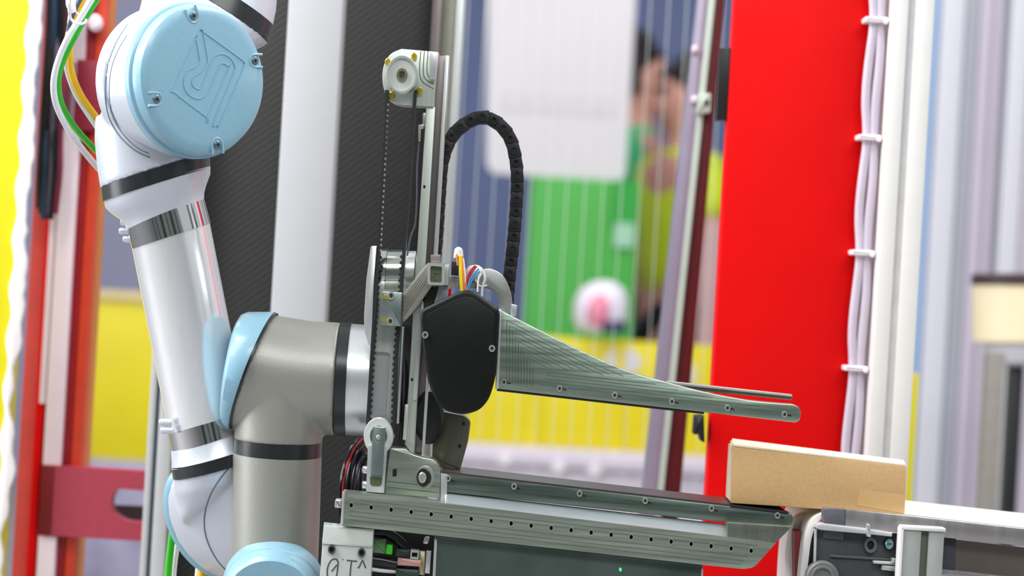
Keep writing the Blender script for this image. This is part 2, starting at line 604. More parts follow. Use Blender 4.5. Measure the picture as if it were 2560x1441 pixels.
# bundle lying on the barrier's top edge
c = P(1500, 768, Yy + 0.02)
t = thing('cloth_bundle', 'white and pink bundle on top edge of the yellow barrier', 'bundle', (c.x, c.y, c.z - 0.09))
MB().loft([S(1500 + dx, 768 + dy, Yy + 0.02, 68 * k, 0, 0.07 * k) for (dx, dy, k) in
           ((4, 64, 0.6), (2, 55, 0.85), (0, 25, 1.0), (2, -15, 0.98), (6, -45, 0.8), (8, -62, 0.4), (8, -66, 0.05))], 28).build('body', mat('white_cloth', (222, 214, 226), 0.7), t, smooth=3)
MB().loft([S(1495 + dx, 775 + dy, Yy - 0.035, 30 * k, 0, 0.035 * k) for (dx, dy, k) in ((0, 44, 0.3), (0, 30, 0.9), (2, 0, 1), (4, -25, 0.8), (5, -40, 0.2))], 20).build('patch', PINK, t, smooth=3)
MB().loft([S(1535, 818 + dy, Yy - 0.02, 34 * k, 0, 0.05 * k) for (dy, k) in ((16, 0.7), (8, 1), (-8, 0.9), (-18, 0.3))], 20).build('dark_base', NAVY, t, smooth=3)

# yellow barrier far left
Yy2 = 4.6
z0 = wz(280, 1150, Yy2)
t = thing('safety_barrier', 'yellow barrier board behind the red frame, left of the robot forearm', 'barrier', (wx(290, 1000, Yy2), Yy2, 0))
MB().box(wx(120, 950, Yy2), wx(470, 950, Yy2), Yy2, Yy2 + 0.05, z0, wz(290, 752, Yy2), 0.006).build('board', YELB, t)
MB().box(wx(120, 950, Yy2), wx(470, 950, Yy2), Yy2 - 0.01, Yy2 + 0.06, wz(290, 752, Yy2), wz(290, 728, Yy2), 0.004).build('top_rail', mat('tan_rail', (206, 188, 130), 0.5), t)
MB().box(wx(120, 950, Yy2), wx(470, 950, Yy2), Yy2 - 0.02, Yy2 + 0.3, 0, z0, 0.01).build('base', mat('grey_blue_base', (150, 146, 170), 0.6, 0, 0.3, 9), t)


# two people beyond the board
def skinned(name, verts, edges, radii, m, parent, levels=2):
    me = bpy.data.meshes.new(name)
    me.from_pydata(verts, edges, [])
    o = bpy.data.objects.new(name, me)
    COL.objects.link(o)
    md = o.modifiers.new('skin', 'SKIN')
    for i, r in enumerate(radii):
        rr = r if isinstance(r, tuple) else (r, r)
        me.skin_vertices[0].data[i].radius = rr
        me.skin_vertices[0].data[i].use_root = (i == 0)
    sub = o.modifiers.new('sub', 'SUBSURF')
    sub.levels = sub.render_levels = levels
    dg = bpy.context.evaluated_depsgraph_get()
    me2 = bpy.data.meshes.new_from_object(o.evaluated_get(dg))
    bpy.data.objects.remove(o)
    me2.name = name
    me2.materials.clear()
    me2.materials.append(m)
    me2.shade_smooth()
    ob = bpy.data.objects.new(name, me2)
    COL.objects.link(ob)
    ob.parent = parent
    return ob


def person(x, Y, h, rz, top_m, label, sleeve=True):
    t = thing('person', label, 'person', (x, Y, 0))
    t.rotation_euler = (0, 0, rz)
    k = h / 1.75
    V, E, R = [], [], []

    def v(x, y, z, r, prev=None):
        V.append((x * k, y * k, z * k))
        R.append((r[0] * k, r[1] * k) if isinstance(r, tuple) else r * k)
        if prev is not None:
            E.append((prev, len(V) - 1))
        return len(V) - 1

    pel = v(0, 0, 0.95, (0.15, 0.11))
    wst = v(0, 0, 1.12, (0.13, 0.095), pel)
    chs = v(0, 0, 1.30, (0.155, 0.105), wst)
    nkb = v(0, 0.01, 1.44, (0.075, 0.07), chs)
    nk = v(0, 0.0, 1.50, 0.052, nkb)
    jaw = v(0, -0.025, 1.565, (0.06, 0.07), nk)
    hd = v(0, -0.005, 1.65, (0.078, 0.098), jaw)
    v(0, 0.0, 1.715, (0.06, 0.075), hd)
    v(0, -0.115, 1.61, 0.012, jaw)          # nose
    for sx in (-1, 1):
        sh = v(0.185 * sx, 0.0, 1.39, 0.058, chs)
        el = v(0.235 * sx, 0.02, 1.12, 0.042, sh)
        wr = v(0.225 * sx, -0.10, 0.90, 0.028, el)
        hn = v(0.222 * sx, -0.13, 0.83, (0.036, 0.02), wr)
        for q in range(4):
            f1 = v((0.222 + (q - 1.5) * 0.018) * sx, -0.15, 0.775, 0.009, hn)
            v((0.222 + (q - 1.5) * 0.018) * sx, -0.15 + 0.008, 0.74 + 0.006 * abs(q - 1), 0.008, f1)
        th = v(0.19 * sx, -0.16, 0.82, 0.010, hn)
        v(0.185 * sx, -0.175, 0.79, 0.008, th)
        hp = v(0.09 * sx, 0, 0.86, 0.085, pel)
        kn = v(0.10 * sx, -0.01, 0.49, 0.058, hp)
        an = v(0.10 * sx, 0.02, 0.09, 0.04, kn)
        v(0.10 * sx, -0.15, 0.035, 0.035, an)
    skinned('body', V, E, R, SKIN, t)
    # top
    V, E, R = [], [], []
    a = v(0, 0, 0.90, (0.172, 0.128))
    b = v(0, 0, 1.12, (0.152, 0.115), a)
    c = v(0, 0, 1.30, (0.175, 0.125), b)
    v(0, 0.01, 1.455, (0.085, 0.08), c)
    for sx in (-1, 1):
        s1 = v(0.19 * sx, 0, 1.39, 0.072, c)
        v(0.225 * sx, 0.012, 1.20, 0.06, s1)
    skinned('shirt', V, E, R, top_m, t)
    V, E, R = [], [], []
    a = v(0, 0, 0.97, (0.165, 0.12))
    for sx in (-1, 1):
        hp = v(0.09 * sx, 0, 0.85, 0.098, a)
        kn = v(0.10 * sx, -0.01, 0.49, 0.072, hp)
        v(0.10 * sx, 0.02, 0.10, 0.058, kn)
    skinned('trousers', V, E, R, TROU, t)
    V, E, R = [], [], []
    a = v(0, 0.035, 1.67, (0.086, 0.085))
    b = v(0, 0.0, 1.735, (0.074, 0.088), a)
    v(0, -0.05, 1.745, (0.05, 0.04), b)
    c = v(0, 0.06, 1.60, (0.068, 0.05), a)
    skinned('hair', V, E, R, HAIR, t)
    # eyes and mouth
    for sx in (-1, 1):
        e = bpy.data.objects.new('eye', bpy.data.meshes.new('eye'))
        bm = bmesh.new()
        bmesh.ops.create_uvsphere(bm, u_segments=10, v_segments=8, radius=0.013 * k)
        bm.to_mesh(e.data)
        bm.free()
        e.data.materials.append(HAIR)
        COL.objects.link(e)
        e.parent = t
        e.location = (0.032 * sx * k, -0.092 * k, 1.655 * k)
    return t


pA = P(1604, 130, 6.75)
person(pA.x, 6.75, 1.78, 1.35, SHIRTG, 'person with dark hair in a green shirt beside the white board')
pB = P(1716, 190, 6.15)
person(pB.x, 6.15, 1.66, -1.15, VEST, 'person in a yellow safety vest and dark trousers next to grey pole')

# pale partition at the right
Yp = 3.4
t = thing('panel_partition', 'pale partition of upright panels at the right edge', 'partition', (wx(2480, 700, Yp), Yp, 0))
strips = [(2262, 2335, PANB, 0.03), (2335, 2395, PANW, 0.0), (2395, 2432, PANG, 0.02), (2432, 2470, PANL, 0.01), (2470, 2492, PANL, 0.0),
          (2492, 2508, PAND, 0.05), (2508, 2560, PANW, 0.0), (2560, 2640, PANL, 0.01), (2640, 2760, PANW, 0.0)]
for (a, b, m, dy) in strips:
    MB().box(wx(a, 400, Yp), wx(b, 400, Yp) - 0.002, Yp + dy, Yp + dy + 0.03, 0, 2.6, 0.003).build('panel', m, t)
Yl = 2.6
c = P(2540, 770, Yl)
t = thing('signal_lamp', 'cream drum lamp with dark lid on a dark post', 'lamp', (c.x, Yl, 0))
MB().loft([S(2540, y, Yl, 108 * k, 0, 0.085 * k) for (y, k) in ((858, 0.9), (853, 1), (712, 1), (709, 0.9))], 40).build('drum', CREAM, t)
MB().loft([S(2540, y, Yl, 112 * k, 0, 0.09 * k) for (y, k) in ((712, 1), (690, 1), (684, 0.95))], 40).build('lid', DKBR, t)
MB().loft([S(2545, y, Yl, 70 * k, 0, 0.06 * k) for (y, k) in ((915, 0.6), (905, 1), (870, 1.2), (858, 1.2))], 32).build('collar', PANW, t)
xx = wx(2530, 1050, Yl)
MB().box(xx - 0.012, xx + 0.016, Yl - 0.02, Yl + 0.03, 0.01, c.z - 0.06, 0.004).build('post', BLK, t)
MB().box(xx - 0.1, xx + 0.1, Yl - 0.1, Yl + 0.1, 0, 0.012).build('foot_plate', DRK, t)
Yq = 2.2
o = MB().box(wx(2460, 1050, Yq), wx(2505, 1050, Yq), Yq, Yq + 0.05, 0, wz(2480, 880, Yq), 0.003).build('grey_post', mat('olive_grey_post', (140, 136, 128), 0.5), None)
tag(o, 'short olive grey post left of the dark lamp post', 'post')
Yq = 1.6
o = MB().box(wx(2262, 1050, Yq), wx(2292, 1050, Yq), Yq, Yq + 0.04, 0, wz(2290, 935, Yq), 0.003).build('marker_post', YEL, None)
tag(o, 'narrow yellow marker post just right of the white profile', 'post')

# safety fence of upright wires in front of the far background
Yf = 1.9
xa, xb = wx(1130, 700, Yf), wx(1860, 700, Yf)
t = thing('mesh_fence', 'see-through safety fence of thin upright wires behind the gripper', 'fence', ((xa + xb) / 2, Yf, 0))
n = 17
w0 = MB().box(-0.0006, 0.0006, -0.0006, 0.0006, 0.05, 2.2).build('wire', WIRE, t)
for i in range(n):
    ob = w0 if i == 0 else w0.copy()
    if i:
        COL.objects.link(ob)
        ob.parent = t
    ob.location = (xa + (xb - xa) * i / (n - 1) - WL[t.name].x, 0, 0.05)
for z in (0.03, 2.2):
    MB().box(xa - 0.02, xb + 0.02, Yf - 0.015, Yf + 0.015, z - 0.02, z + 0.02).build('rail', WIRE, t)
for xx in (xa - 0.03, xb + 0.03):
    MB().box(xx - 0.012, xx + 0.012, Yf - 0.012, Yf + 0.012, 0, 2.24).build('post', WIRE, t)


# ------------------------------------------------------------------ mid ground: posts, panels, red frames
def vbox(mb, xl, xr, yref, Y0, Y1, z0=0.0, z1=1.75, bev=0.002):
    return mb.box(wx(xl, yref, Y0), wx(xr, yref, Y0), Y0, Y1, z0, z1, bev)


# leaning pole in two halves, the shaded one painted red-brown
Y0 = 0.95
t = thing('guard_pole', 'slightly leaning lilac pole with a red-brown shaded half, left of the red column', 'pole', (wx(1650, 1441, Y0), Y0, 0))


def lean(mb, xt, xb, wpx_t, wpx_b, Y, dep, y0=-150, y1=2250):
    # xt at y=0, xb at y=1230
    f = lambda y: xt + (xb - xt) * y / 1230.0
    g = lambda y: wpx_t + (wpx_b - wpx_t) * y / 1230.0
    return mb.prism([(f(y0), y0), (f(y0) + g(y0), y0), (f(y1) + g(y1), y1), (f(y1), y1)], Y, Y + dep, bev=0.003)


lean(MB(), 1744, 1606, 30, 40, Y0, 0.04).build('post', POLE, t)
lean(MB(), 1772, 1644, 17, 16, Y0 - 0.005, 0.045).build('pale_edge', PALEG, t)
lean(MB(), 1786, 1660, 26, 42, Y0 + 0.004, 0.04).build('shaded_half', BROWN, t)  # pole's shadow side, put into a red-brown colour
MB().prism(rnd([(1744, 235), (1778, 232), (1776, 282), (1742, 286)], 6), Y0 - 0.02, Y0 + 0.01, bev=0.003).build('clip', PALEG, t)
MB().cyl(1767, 257, Y0 - 0.022, Y0 - 0.02, 7, 8, 14).build('clip_screw', ALUD, t)
for (x, y) in ((1737, 122), (1735, 248)):
    MB().cyl(x, y, Y0 - 0.012, Y0, 8, 10, 14, 0.002).build('rivet', PALE, t)

o = MB().box(wx(1750, 700, 5.7), wx(1850, 700, 5.7), 5.7, 5.74, 0, wz(1800, 560, 5.7), 0.004).build('plain_panel', MUDPINK)
tag(o, 'muted pink panel seen between pole and red column', 'panel')

# red column
Yr = 0.48
t = thing('red_column', 'tall bright red steel column behind the cardboard box', 'column', (wx(1950, 900, Yr), Yr + 0.08, 0))
vbox(MB(), 1795, 2140, 720, Yr, Yr + 0.05, 0, 1.75, 0.004).build('shaft', RED, t)
vbox(MB(), 1760, 2180, 720, Yr - 0.03, Yr + 0.2, 0, 0.02, 0.002).build('base_plate', RED, t)
MB().prism(rnd([(1738, 1040), (1760, 1038), (1762, 1108), (1752, 1104), (1748, 1086), (1734, 1088)], 4), Yr - 0.01, Yr + 0.03, bev=0.002).build('cable_clip', BLK, t)
MB().prism([(1800, 120), (1836, 118), (1826, 300), (1792, 300)], Yr + 0.01, Yr + 0.04, bev=0.002).build('side_bracket', BLK, t)

# pale cable run on a lavender strip, right of the red column
Yc = 0.46
t = thing('cable_run', 'pair of pale cables tied along strip right of the red column', 'cables', (wx(2170, 900, Yc), Yc + 0.03, 0))
vbox(MB(), 2141, 2186, 720, Yc + 0.03, Yc + 0.05, 0, 1.75).build('backing_strip', LAVD, t)
ties = [(2205, 48), (2187, 343), (2168, 632), (2153, 922), (2136, 1215)]


def cablepath(off, tie_pull):
    pts = []
    for i, y in enumerate(range(-260, 1700, 48)):
        xc = 2208 - 0.058 * y
        near = min(abs(y - ty) for (_, ty) in ties)
        k = 1 - 0.0 * near
        wig = off * (1 - tie_pull * math.exp(-(near / 60.0) ** 2)) + 2.5 * math.sin(y * 0.021 + off)
        pts.append(P(xc + wig - 8, y, Yc))
    return pts


MB().tube(cablepath(-19, 0.25), 11.5 * mpp(Yc), 12, 3).build('cable', LAV, t)
MB().tube(cablepath(5, 0.1), 12.5 * mpp(Yc), 12, 3).build('cable', LAV, t)
for i, (x, y) in enumerate(ties):
    x = 2208 - 0.058 * y - 8
    MB().prism(rnd([(x - 34, y - 8), (x + 19, y - 6), (x + 19, y + 8), (x - 34, y + 6)], 5), Yc - 0.016, Yc + 0.02, bev=0.003).build('cable_tie', mat('white_tie', (240, 236, 242), 0.35), t)
    MB().cyl(x + 19, y + 3, Yc - 0.018, Yc - 0.004, 7, 9, 14, 0.002).build('tie_head', mat('white_tie', (240, 236, 242)), t)

# white slotted profile
Yw = 0.42
t = thing('white_profile', 'tall white slotted aluminium profile right of the tied cables', 'post', (wx(2250, 900, Yw), Yw + 0.02, 0))
vbox(MB(), 2192, 2232, 720, Yw, Yw + 0.05, 0, 1.75).build('flange', WHITE, t)
vbox(MB(), 2232, 2250, 720, Yw + 0.003, Yw + 0.05, 0, 1.75, 0.0).build('slot', mat('slot_grey', (200, 198, 200), 0.5), t)
vbox(MB(), 2250, 2296, 720, Yw, Yw + 0.05, 0, 1.75).build('flange', WHITE, t)

# black woven panel with light post in front
Yn = 0.75
t = thing('black_panel', 'black panel with fine diagonal weave behind the robot', 'panel', (wx(780, 720, Yn), Yn, 0))
vbox(MB(), 480, 1044, 720, Yn, Yn + 0.02, 0, 1.75).build('sheet', CARBON, t)
vbox(MB(), 462, 480, 720, Yn + 0.015, Yn + 0.03, 0, 1.75).build('edge_frame', DRK, t)

Yo = 0.6
o = vbox(MB(), 680, 817, 720, Yo, Yo + 0.07, 0, 1.75, 0.003).build('light_post', GREYL)
tag(o, 'flat white grey post standing before the black panel', 'post')

Yv = 0.72
t = thing('grey_profile', 'grey aluminium profile at the right edge of black panel', 'post', (wx(1085, 720, Yv), Yv, 0))
vbox(MB(), 1040, 1066, 720, Yv - 0.02, Yv + 0.04, 0, 1.75).build('dark_flange', RAILM, t)
vbox(MB(), 1066, 1100, 720, Yv - 0.005, Yv + 0.04, 0, 1.75).build('slot', mat('olive_slot', (146, 146, 132), 0.4, 0.4), t)
vbox(MB(), 1100, 1120, 720, Yv - 0.02, Yv + 0.04, 0, 1.75).build('bright_flange', ALUL, t)

# aluminium profile left of the robot
Ye = 0.7
t = thing('slotted_profile', 'slotted aluminium profile between red frame and robot forearm', 'post', (wx(410, 1100, Ye), Ye, 0))
vbox(MB(), 362, 378, 1200, Ye, Ye + 0.06, 0, 1.75).build('flange', GREY, t)
vbox(MB(), 378, 388, 1200, Ye + 0.012, Ye + 0.06, 0, 1.75, 0).build('slot', mat('blue_grey_slot', (96, 112, 130), 0.5), t)
vbox(MB(), 388, 424, 1200, Ye, Ye + 0.06, 0, 1.75).build('flange', GREY, t)

# red frame at the left
Yd = 0.95
t = thing('red_frame', 'red steel door frame with cross plates at the left', 'frame', (wx(150, 900, Yd), Yd, 0))
vbox(MB(), 70, 138, 720, Yd + 0.02, Yd + 0.08, 0, 1.85).build('post', REDO, t)
vbox(MB(), 106, 126, 720, Yd + 0.004, Yd + 0.05, 0, 1.85).build('edge_bar', RED, t)
vbox(MB(), 176, 202, 720, Yd + 0.01, Yd + 0.08, 0, 1.85).build('inner_post', REDD, t)
vbox(MB(), 202, 228, 720, Yd + 0.0, Yd + 0.08, 0, 1.85).build('inner_post', mat('mid_red_paint', (214, 62, 30), 0.4), t)
vbox(MB(), 226, 236, 720, Yd + 0.02, Yd + 0.08, 0, 1.85).build('seal_strip', ORG, t)


def zy(px, py):
    return wz(px, py, Yd)


for (ya, yb_) in ((-80, 158), (322, 1165), (1340, 1750)):
    vbox(MB(), 132, 177, 720, Yd - 0.01, Yd + 0.03, zy(150, yb_), zy(150, ya), 0.002).build('pale_strip', PALE, t)
for (xa_, ya, yb_) in ((112, 330, 1010),):
    vbox(MB(), 114, 129, 720, Yd - 0.006, Yd + 0.02, zy(110, 1010), zy(110, 470), 0.002).build('pale_strip', PALE, t)
MB().prism([(192, 148), (262, 152), (252, 330), (180, 324)], Yd - 0.012, Yd + 0.02, bev=0.003).build('cross_plate', mat('plum_red_paint', (150, 34, 56), 0.45), t)
hole = rnd([(292, 1222), (402, 1232), (402, 1308), (318, 1306), (280, 1282), (278, 1246)], 20, 5)
MB().prism([(106, 1163), (420, 1183), (414, 1358), (96, 1338)], Yd - 0.014, Yd + 0.02, holes=[hole], bev=0.0).build('cross_plate', REDP, t)
ho = MB()
ho.prism([(260,1262),(410,1268),(405,1330),(258,1320)], Yd + 0.05, Yd + 0.055, bev=0).build('hole_liner', mat('grey_liner', (92, 90, 98), 0.5), t)
MB().prism([(104, 1164), (137, 1166), (127, 1340), (96, 1338)], Yd - 0.016, Yd + 0.0, bev=0.002).build('gusset', mat('deep_red', (120, 0, 6), 0.5), t)
MB().cyl(236, 56, Yd - 0.02, Yd, 17, 22, 20, 0.004).build('bolt', PALE, t)

# yellow panel far left with torn white film, cable bundle
Yz = 0.85
t = thing('yellow_panel', 'tall yellow panel with torn white film at the left edge', 'panel', (wx(20, 900, Yz), Yz, 0))
MB().box(wx(-220, 720, Yz), wx(48, 720, Yz), Yz, Yz + 0.03, 0, 1.75, 0.003).build('sheet', YEL, t)
pl, pr = [], []
for i in range(0, 72):
    y = -90 + i * 23
    xe = 52 + 0.062 * (720 - y)
    if y < 520:
        wd = 18 + 4 * math.sin(y * 0.021) + 3 * math.sin(y * 0.083 + 1)
    else:
        wd = 12 + 9 * math.sin(y * 0.017 + 0.5) + 5 * math.sin(y * 0.06)
    if 560 < y < 720:
        wd += 14
    pl.append((xe - 22 + 5 * math.sin(y * 0.05), y))
    pr.append((xe + wd - 8, y))
MB().prism(pr + pl[::-1], Yz - 0.012, Yz - 0.002, bev=0.002, ref=Yz).build('torn_film', FILM, t)

Ya = 0.9
t = thing('cable_bundle', 'thick bundle of dark cables hanging beside the yellow panel', 'cables', (wx(125, 300, Ya), Ya, wz(125, 520, Ya)))
for i in range(8):
    m = [CABK, CABK, mat('navy_cable', (36, 62, 96), 0.4), CABK, mat('grey_plum_cable', (94, 84, 100), 0.4), CABK, CABK, mat('plum_cable', (120, 30, 56), 0.4)][i]
    xo = 103 + i * 6.5
    pts = [P(xo + 24 + 4 * math.sin(i * 2.1), -200, Ya - 0.01), P(xo + 20, 40, Ya - 0.012 * (i % 3)), P(xo + 10 + 3 * math.sin(i), 220, Ya - 0.012 * ((i + 1) % 3)),
           P(xo + 2, 330, Ya), P(xo - 4 + 0.6 * i, 430, Ya), P(xo - 6 - 0.8 * i, 520 + (i % 3) * 14, Ya + 0.01)]
    MB().tube(pts, 8.5 * mpp(Ya), 10, 5).build('cable', m, t)

# ------------------------------------------------------------------ robot arm
rb = P(500, 700, 0.15)
R = thing('robot_arm', 'silver and pale blue jointed robot arm holding the gripper', 'robot', (rb.x, 0.15, rb.z))

# elbow: axis towards camera and right
CAPC = P(486, 201, 0.02)
m0 = mpp(0.02)
AX = Vector((0.645, -0.76, 0.03)).normalized()
UU = (P(490, 4, 0.02) - P(503, 201, 0.02))
UU = (UU - AX * UU.dot(AX)).normalized() * (197 * m0)
VV = AX.cross(UU).normalized() * (197 * m0)


def ax(mb, prof, C=CAPC, a=AX, u=UU, v=VV, n=72, c0=True, c1=True):
    return mb.loft([(C + a * t_, u * r_, v * r_) for (t_, r_) in prof], n, c0, c1)


b = MB()
ax(b, [(-0.046, 0.985), (-0.003, 0.985)])
b.loft([S(440, 190, 0.085, 110, 10, 0.06), S(474, 90, 0.115, 128, 50, 0.062), S(512, 30, 0.14, 147, 86, 0.066, -30, -8), S(521, 14, 0.145, 149, 93, 0.066, -42, -12)], 48)
EH = b.build('elbow_housing', ROB_W, R, voxel=0.0028, soft=8, smooth=3)
SEAMM = mat('seam_blue_grey', (104, 120, 138), 0.5)

cap = ax(MB(), [(-0.006, 1.0), (0.002, 1.0), (0.0035, 0.985), (0.004, 0.965), (0.011, 0.955), (0.016, 0.93), (0.0185, 0.88), (0.0198, 0.80), (0.02, 0.4), (0.02, 0.02)], n=96).build('elbow_cap', ROB_B, R, label='round pale blue end cap with engraved emblem')


def onplane(px, py, t_):
    o0 = Vector((0, -D, CZ))
    d = (P(px, py, 0.0) - o0)
    pc = CAPC + AX * t_
    k = (pc - o0).dot(AX) / d.dot(AX)
    return o0 + d * k


def zoomlogo(pts):
    return [(380 + x * 280 / 1441.0, 60 + y * 280 / 1441.0) for (x, y) in pts]


logo = [
    [(565, 185), (280, 820), (300, 890), (710, 1205), (990, 570), (970, 540), (930, 510), (890, 508), (868, 550), (760, 810), (700, 910), (610, 960), (500, 930), (420, 830), (415, 700), (470, 600), (560, 545), (615, 490), (610, 420), (565, 185)],
    [(655, 95), (1150, 455), (1180, 500), (1180, 560), (880, 1270), (840, 1290), (795, 1265), (1050, 640), (1065, 540), (1010, 440), (900, 385), (810, 420), (760, 510), (640, 800), (600, 835), (545, 815), (515, 760), (540, 680), (640, 610), (710, 520), (715, 440), (655, 95)],
]
CORN = {(565, 185), (710, 1205), (655, 95)}
for L in logo:
    q = []
    for p_ in L:
        q += [p_, p_] if p_ in CORN else [p_]
    pts = [onplane(x, y, 0.0202) for (x, y) in zoomlogo(smoothpath(q, 5))]
    pts = [p_ for k_, p_ in enumerate(pts) if k_ == 0 or (p_ - pts[k_ - 1]).length > 1e-5]
    MB().tube(pts, 0.00075, 8, 1).build('emblem_line', ROB_BD, cap)
for (x, y, ox, oy) in ((483, 40, -6, -16), (637, 152, 14, 0), (391, 248, -18, 0), (543, 362, 2, 20)):
    c = onplane(x, y, 0.0195)
    sc = MB().loft([(c - AX * 0.002, UU * 0.052, VV * 0.052), (c + AX * 0.0012, UU * 0.052, VV * 0.052), (c + AX * 0.0016, UU * 0.045, VV * 0.045)], 20).build('screw', mat('pewter_screw', (120, 138, 148), 0.3, 0.8), cap)
    MB().loft([(c + AX * 0.001, UU * 0.022, VV * 0.022), (c + AX * 0.0019, UU * 0.022, VV * 0.022)], 6).build('socket', HOLE, sc)
    o_ = onplane(x + ox, y + oy, 0.0195) - c
    e = o_.normalized()
    f = AX.cross(e)
    q = 0.0068
    pts = [c + e * 0.010 + f * q, c + f * q, c - e * q * 0.75 + f * q * 0.7, c - e * q * 1.05, c - e * q * 0.75 - f * q * 0.7, c - f * q, c + e * 0.010 - f * q]
    MB().tube([p_ - AX * 0.0004 for p_ in pts], 0.0015, 8, 4).build('pocket_rim', ROB_B, cap)

# rear half of the elbow, running down to the forearm
b = MB()
ax(b, [(-0.088, 0.70), (-0.082, 0.85), (-0.072, 0.94), (-0.062, 0.985), (-0.0485, 0.985)])
b.loft([S(364, 270, 0.08, 124, -24, 0.07), S(366, 320, 0.08, 128, -30, 0.07), S(378, 385, 0.08, 133, -38, 0.068), S(389, 436, 0.08, 135, -42, 0.066, 4, 0)], 48)
ER = b.build('elbow_rear_housing', ROB_W, R, voxel=0.0028, soft=8, smooth=3)
seam([EH, ER], [(318, 62), (290, 108), (270, 165), (263, 225), (270, 285), (295, 335), (335, 374), (375, 394)], 0.0008, R, SEAMM)
seam([EH, ER], [(318, 88), (296, 125), (279, 170), (273, 225), (279, 280), (302, 328), (338, 366), (372, 384)], 0.0006, R, SEAMM)
MB().loft([S(388, 426, 0.08, 135, -42, 0.0665, 0, -8), S(391, 462, 0.08, 134, -42, 0.0665, 0, -8)], 64).build('seal_ring', SEAL, R)
# upper arm leaving the frame at the top right
MB().loft([S(519, 16, 0.145, 150, 93, 0.0665, -42, -12), S(532, -24, 0.15, 150, 93, 0.0665, -42, -12)], 64).build('seal_ring', SEAL, R)
MB().loft([S(530, -20, 0.15, 148, 92, 0.066, -42, -12), S(545, -55, 0.155, 142, 84, 0.062, -40, -12), S(590, -130, 0.16, 108, 56, 0.052, -20, -8), S(660, -330, 0.19, 100, 34, 0.048), S(800, -760, 0.3, 98, 32, 0.048)], 64).build('upper_arm_tube', ROB_W, R)

# forearm
YF = 0.08
MB().loft([S(393, 458, YF, 132, -42, 0.066, 0, -8), S(395, 478, YF, 130, -42, 0.064, 0, -8), S(399, 500, YF, 116, -37, 0.058, 0, -8), S(406, 516, YF, 104, -34, 0.053, 0, -7),
           S(411, 528, YF, 98.5, -33, 0.0502, 0, -7), S(414, 540, YF, 96, -33, 0.049, 0, -7)], 64).build('forearm_flare', ROB_W, R, smooth=1.2)
sA = S(421, 575, YF, 98, -32, 0.049, 0, -7)
MB().loft([S(413, 531, YF, 97, -33, 0.0497, 0, -7), S(428, 590, YF, 97.5, -32, 0.0497, 0, -7)], 64).build('collar', CHROME, R, label='polished collar at the top of the forearm')
MB().loft([S(426, 582, YF, 96.5, -32, 0.049, 0, -7), S(520, 1062, 0.12, 96, -31, 0.048, 0, -7)], 64).build('forearm_tube', TUBE, R)
MB().loft([S(517, 1050, 0.12, 98, -31, 0.049, 0, -7), S(527, 1098, 0.12, 98, -31, 0.049, 0, -7)], 64).build('collar', CHROME, R, label='polished collar at the bottom of the forearm')
MB().loft([S(525, 1095, 0.12, 97, -31, 0.0485, 0, -7), S(532, 1128, 0.12, 102, -30, 0.051, 0, -8), S(537, 1142, 0.12, 108, -29, 0.054, 0, -8)], 64).build('forearm_end', ROB_W, R, smooth=1.2)
for (x, y) in ((306, 556), (302, 578), (312, 598), (402, 1056), (406, 1076)):
    MB().loft([(P(x, y, YF) + Vector((dx, 0, 0)), Vector((0, 0.004 * k, 0)), Vector((0, 0, 0.004 * k))) for (dx, k) in ((0.012, 1), (0.0, 1), (-0.002, 0.7))], 14).build('clamp_bolt', ROB_W, R)
MB().loft([S(537, 1138, 0.12, 108, -29, 0.0545, 0, -8), S(542, 1168, 0.12, 109, -28, 0.0545, 0, -8)], 64).build('seal_ring', SEAL, R)

# lower joint behind the wrist
b = MB()
b.loft([S(542, 1160, 0.12, 108, -28, 0.054, 0, -8), S(535, 1215, 0.125, 98, -16, 0.050), S(508, 1252, 0.138, 64, -4, 0.046), S(480, 1286, 0.152, 31, 0, 0.04), S(467, 1306, 0.16, 8, 0, 0.03)], 48)
b.loft([S(532, 1304, 0.165, 112, 0, 0.03, 30, 150), S(560, 1304, 0.15, 116, 0, 0.03, 30, 150), S(600, 1302, 0.125, 112, 0, 0.03, 26, 146), S(690, 1300, 0.10, 100, 0, 0.03, 20, 136)], 48)
WJ = b.build('wrist_joint_housing', ROB_W, R, voxel=0.0028, soft=10, smooth=3)
seam([WJ], [(584, 1158), (556, 1190), (530, 1230), (514, 1275), (511, 1318), (520, 1358), (542, 1400), (572, 1434)], 0.0009, R, SEAMM)
MB().loft([S(528, 1304, 0.172, 104, 0, 0.03, 28, 138), S(531, 1304, 0.168, 117, 0, 0.03, 32, 156), S(540, 1304, 0.163, 119, 0, 0.03, 32, 157), S(545, 1304, 0.160, 113, 0, 0.03, 31, 152)], 64).build('wrist_cap', ROB_B, R, label='thin pale blue cap rim at the back of the lower joint')

# wrist T
b = MB()
b.loft([S(632, 928, 0.09, 55, -140, 0.062, 8, 4), S(700, 938, 0.09, 40, -141, 0.062), S(770, 945, 0.09, 12, -141, 0.062), S(846, 948, 0.09, 8, -141, 0.061)], 64)
b.loft([S(700, 960, 0.085, 108, 6, 0.054), S(697, 1040, 0.085, 110, 6, 0.055), S(695, 1108, 0.085, 110, 7, 0.055)], 64)
b.build('wrist_housing', ROB_G, R, voxel=0.0024, soft=7, smooth=3)
MB().loft([S(695, 1100, 0.085, 110.5, 7, 0.0555, 0, -6), S(693, 1138, 0.085, 110.5, 7, 0.0555, 0, -6)], 64).build('seal_ring', SEAL, R)
MB().loft([S(693, 1136, 0.085, 111, 7, 0.056, 0, -6), S(690, 1300, 0.085, 109, 7, 0.056, 0, -6), S(684, 1500, 0.085, 107, 7, 0.056, 0, -6), S(680, 1640, 0.085, 107, 7, 0.056, 0, -6), S(678, 1660, 0.085, 95, 6, 0.05)], 64).build('wrist_barrel', ROB_G, R)
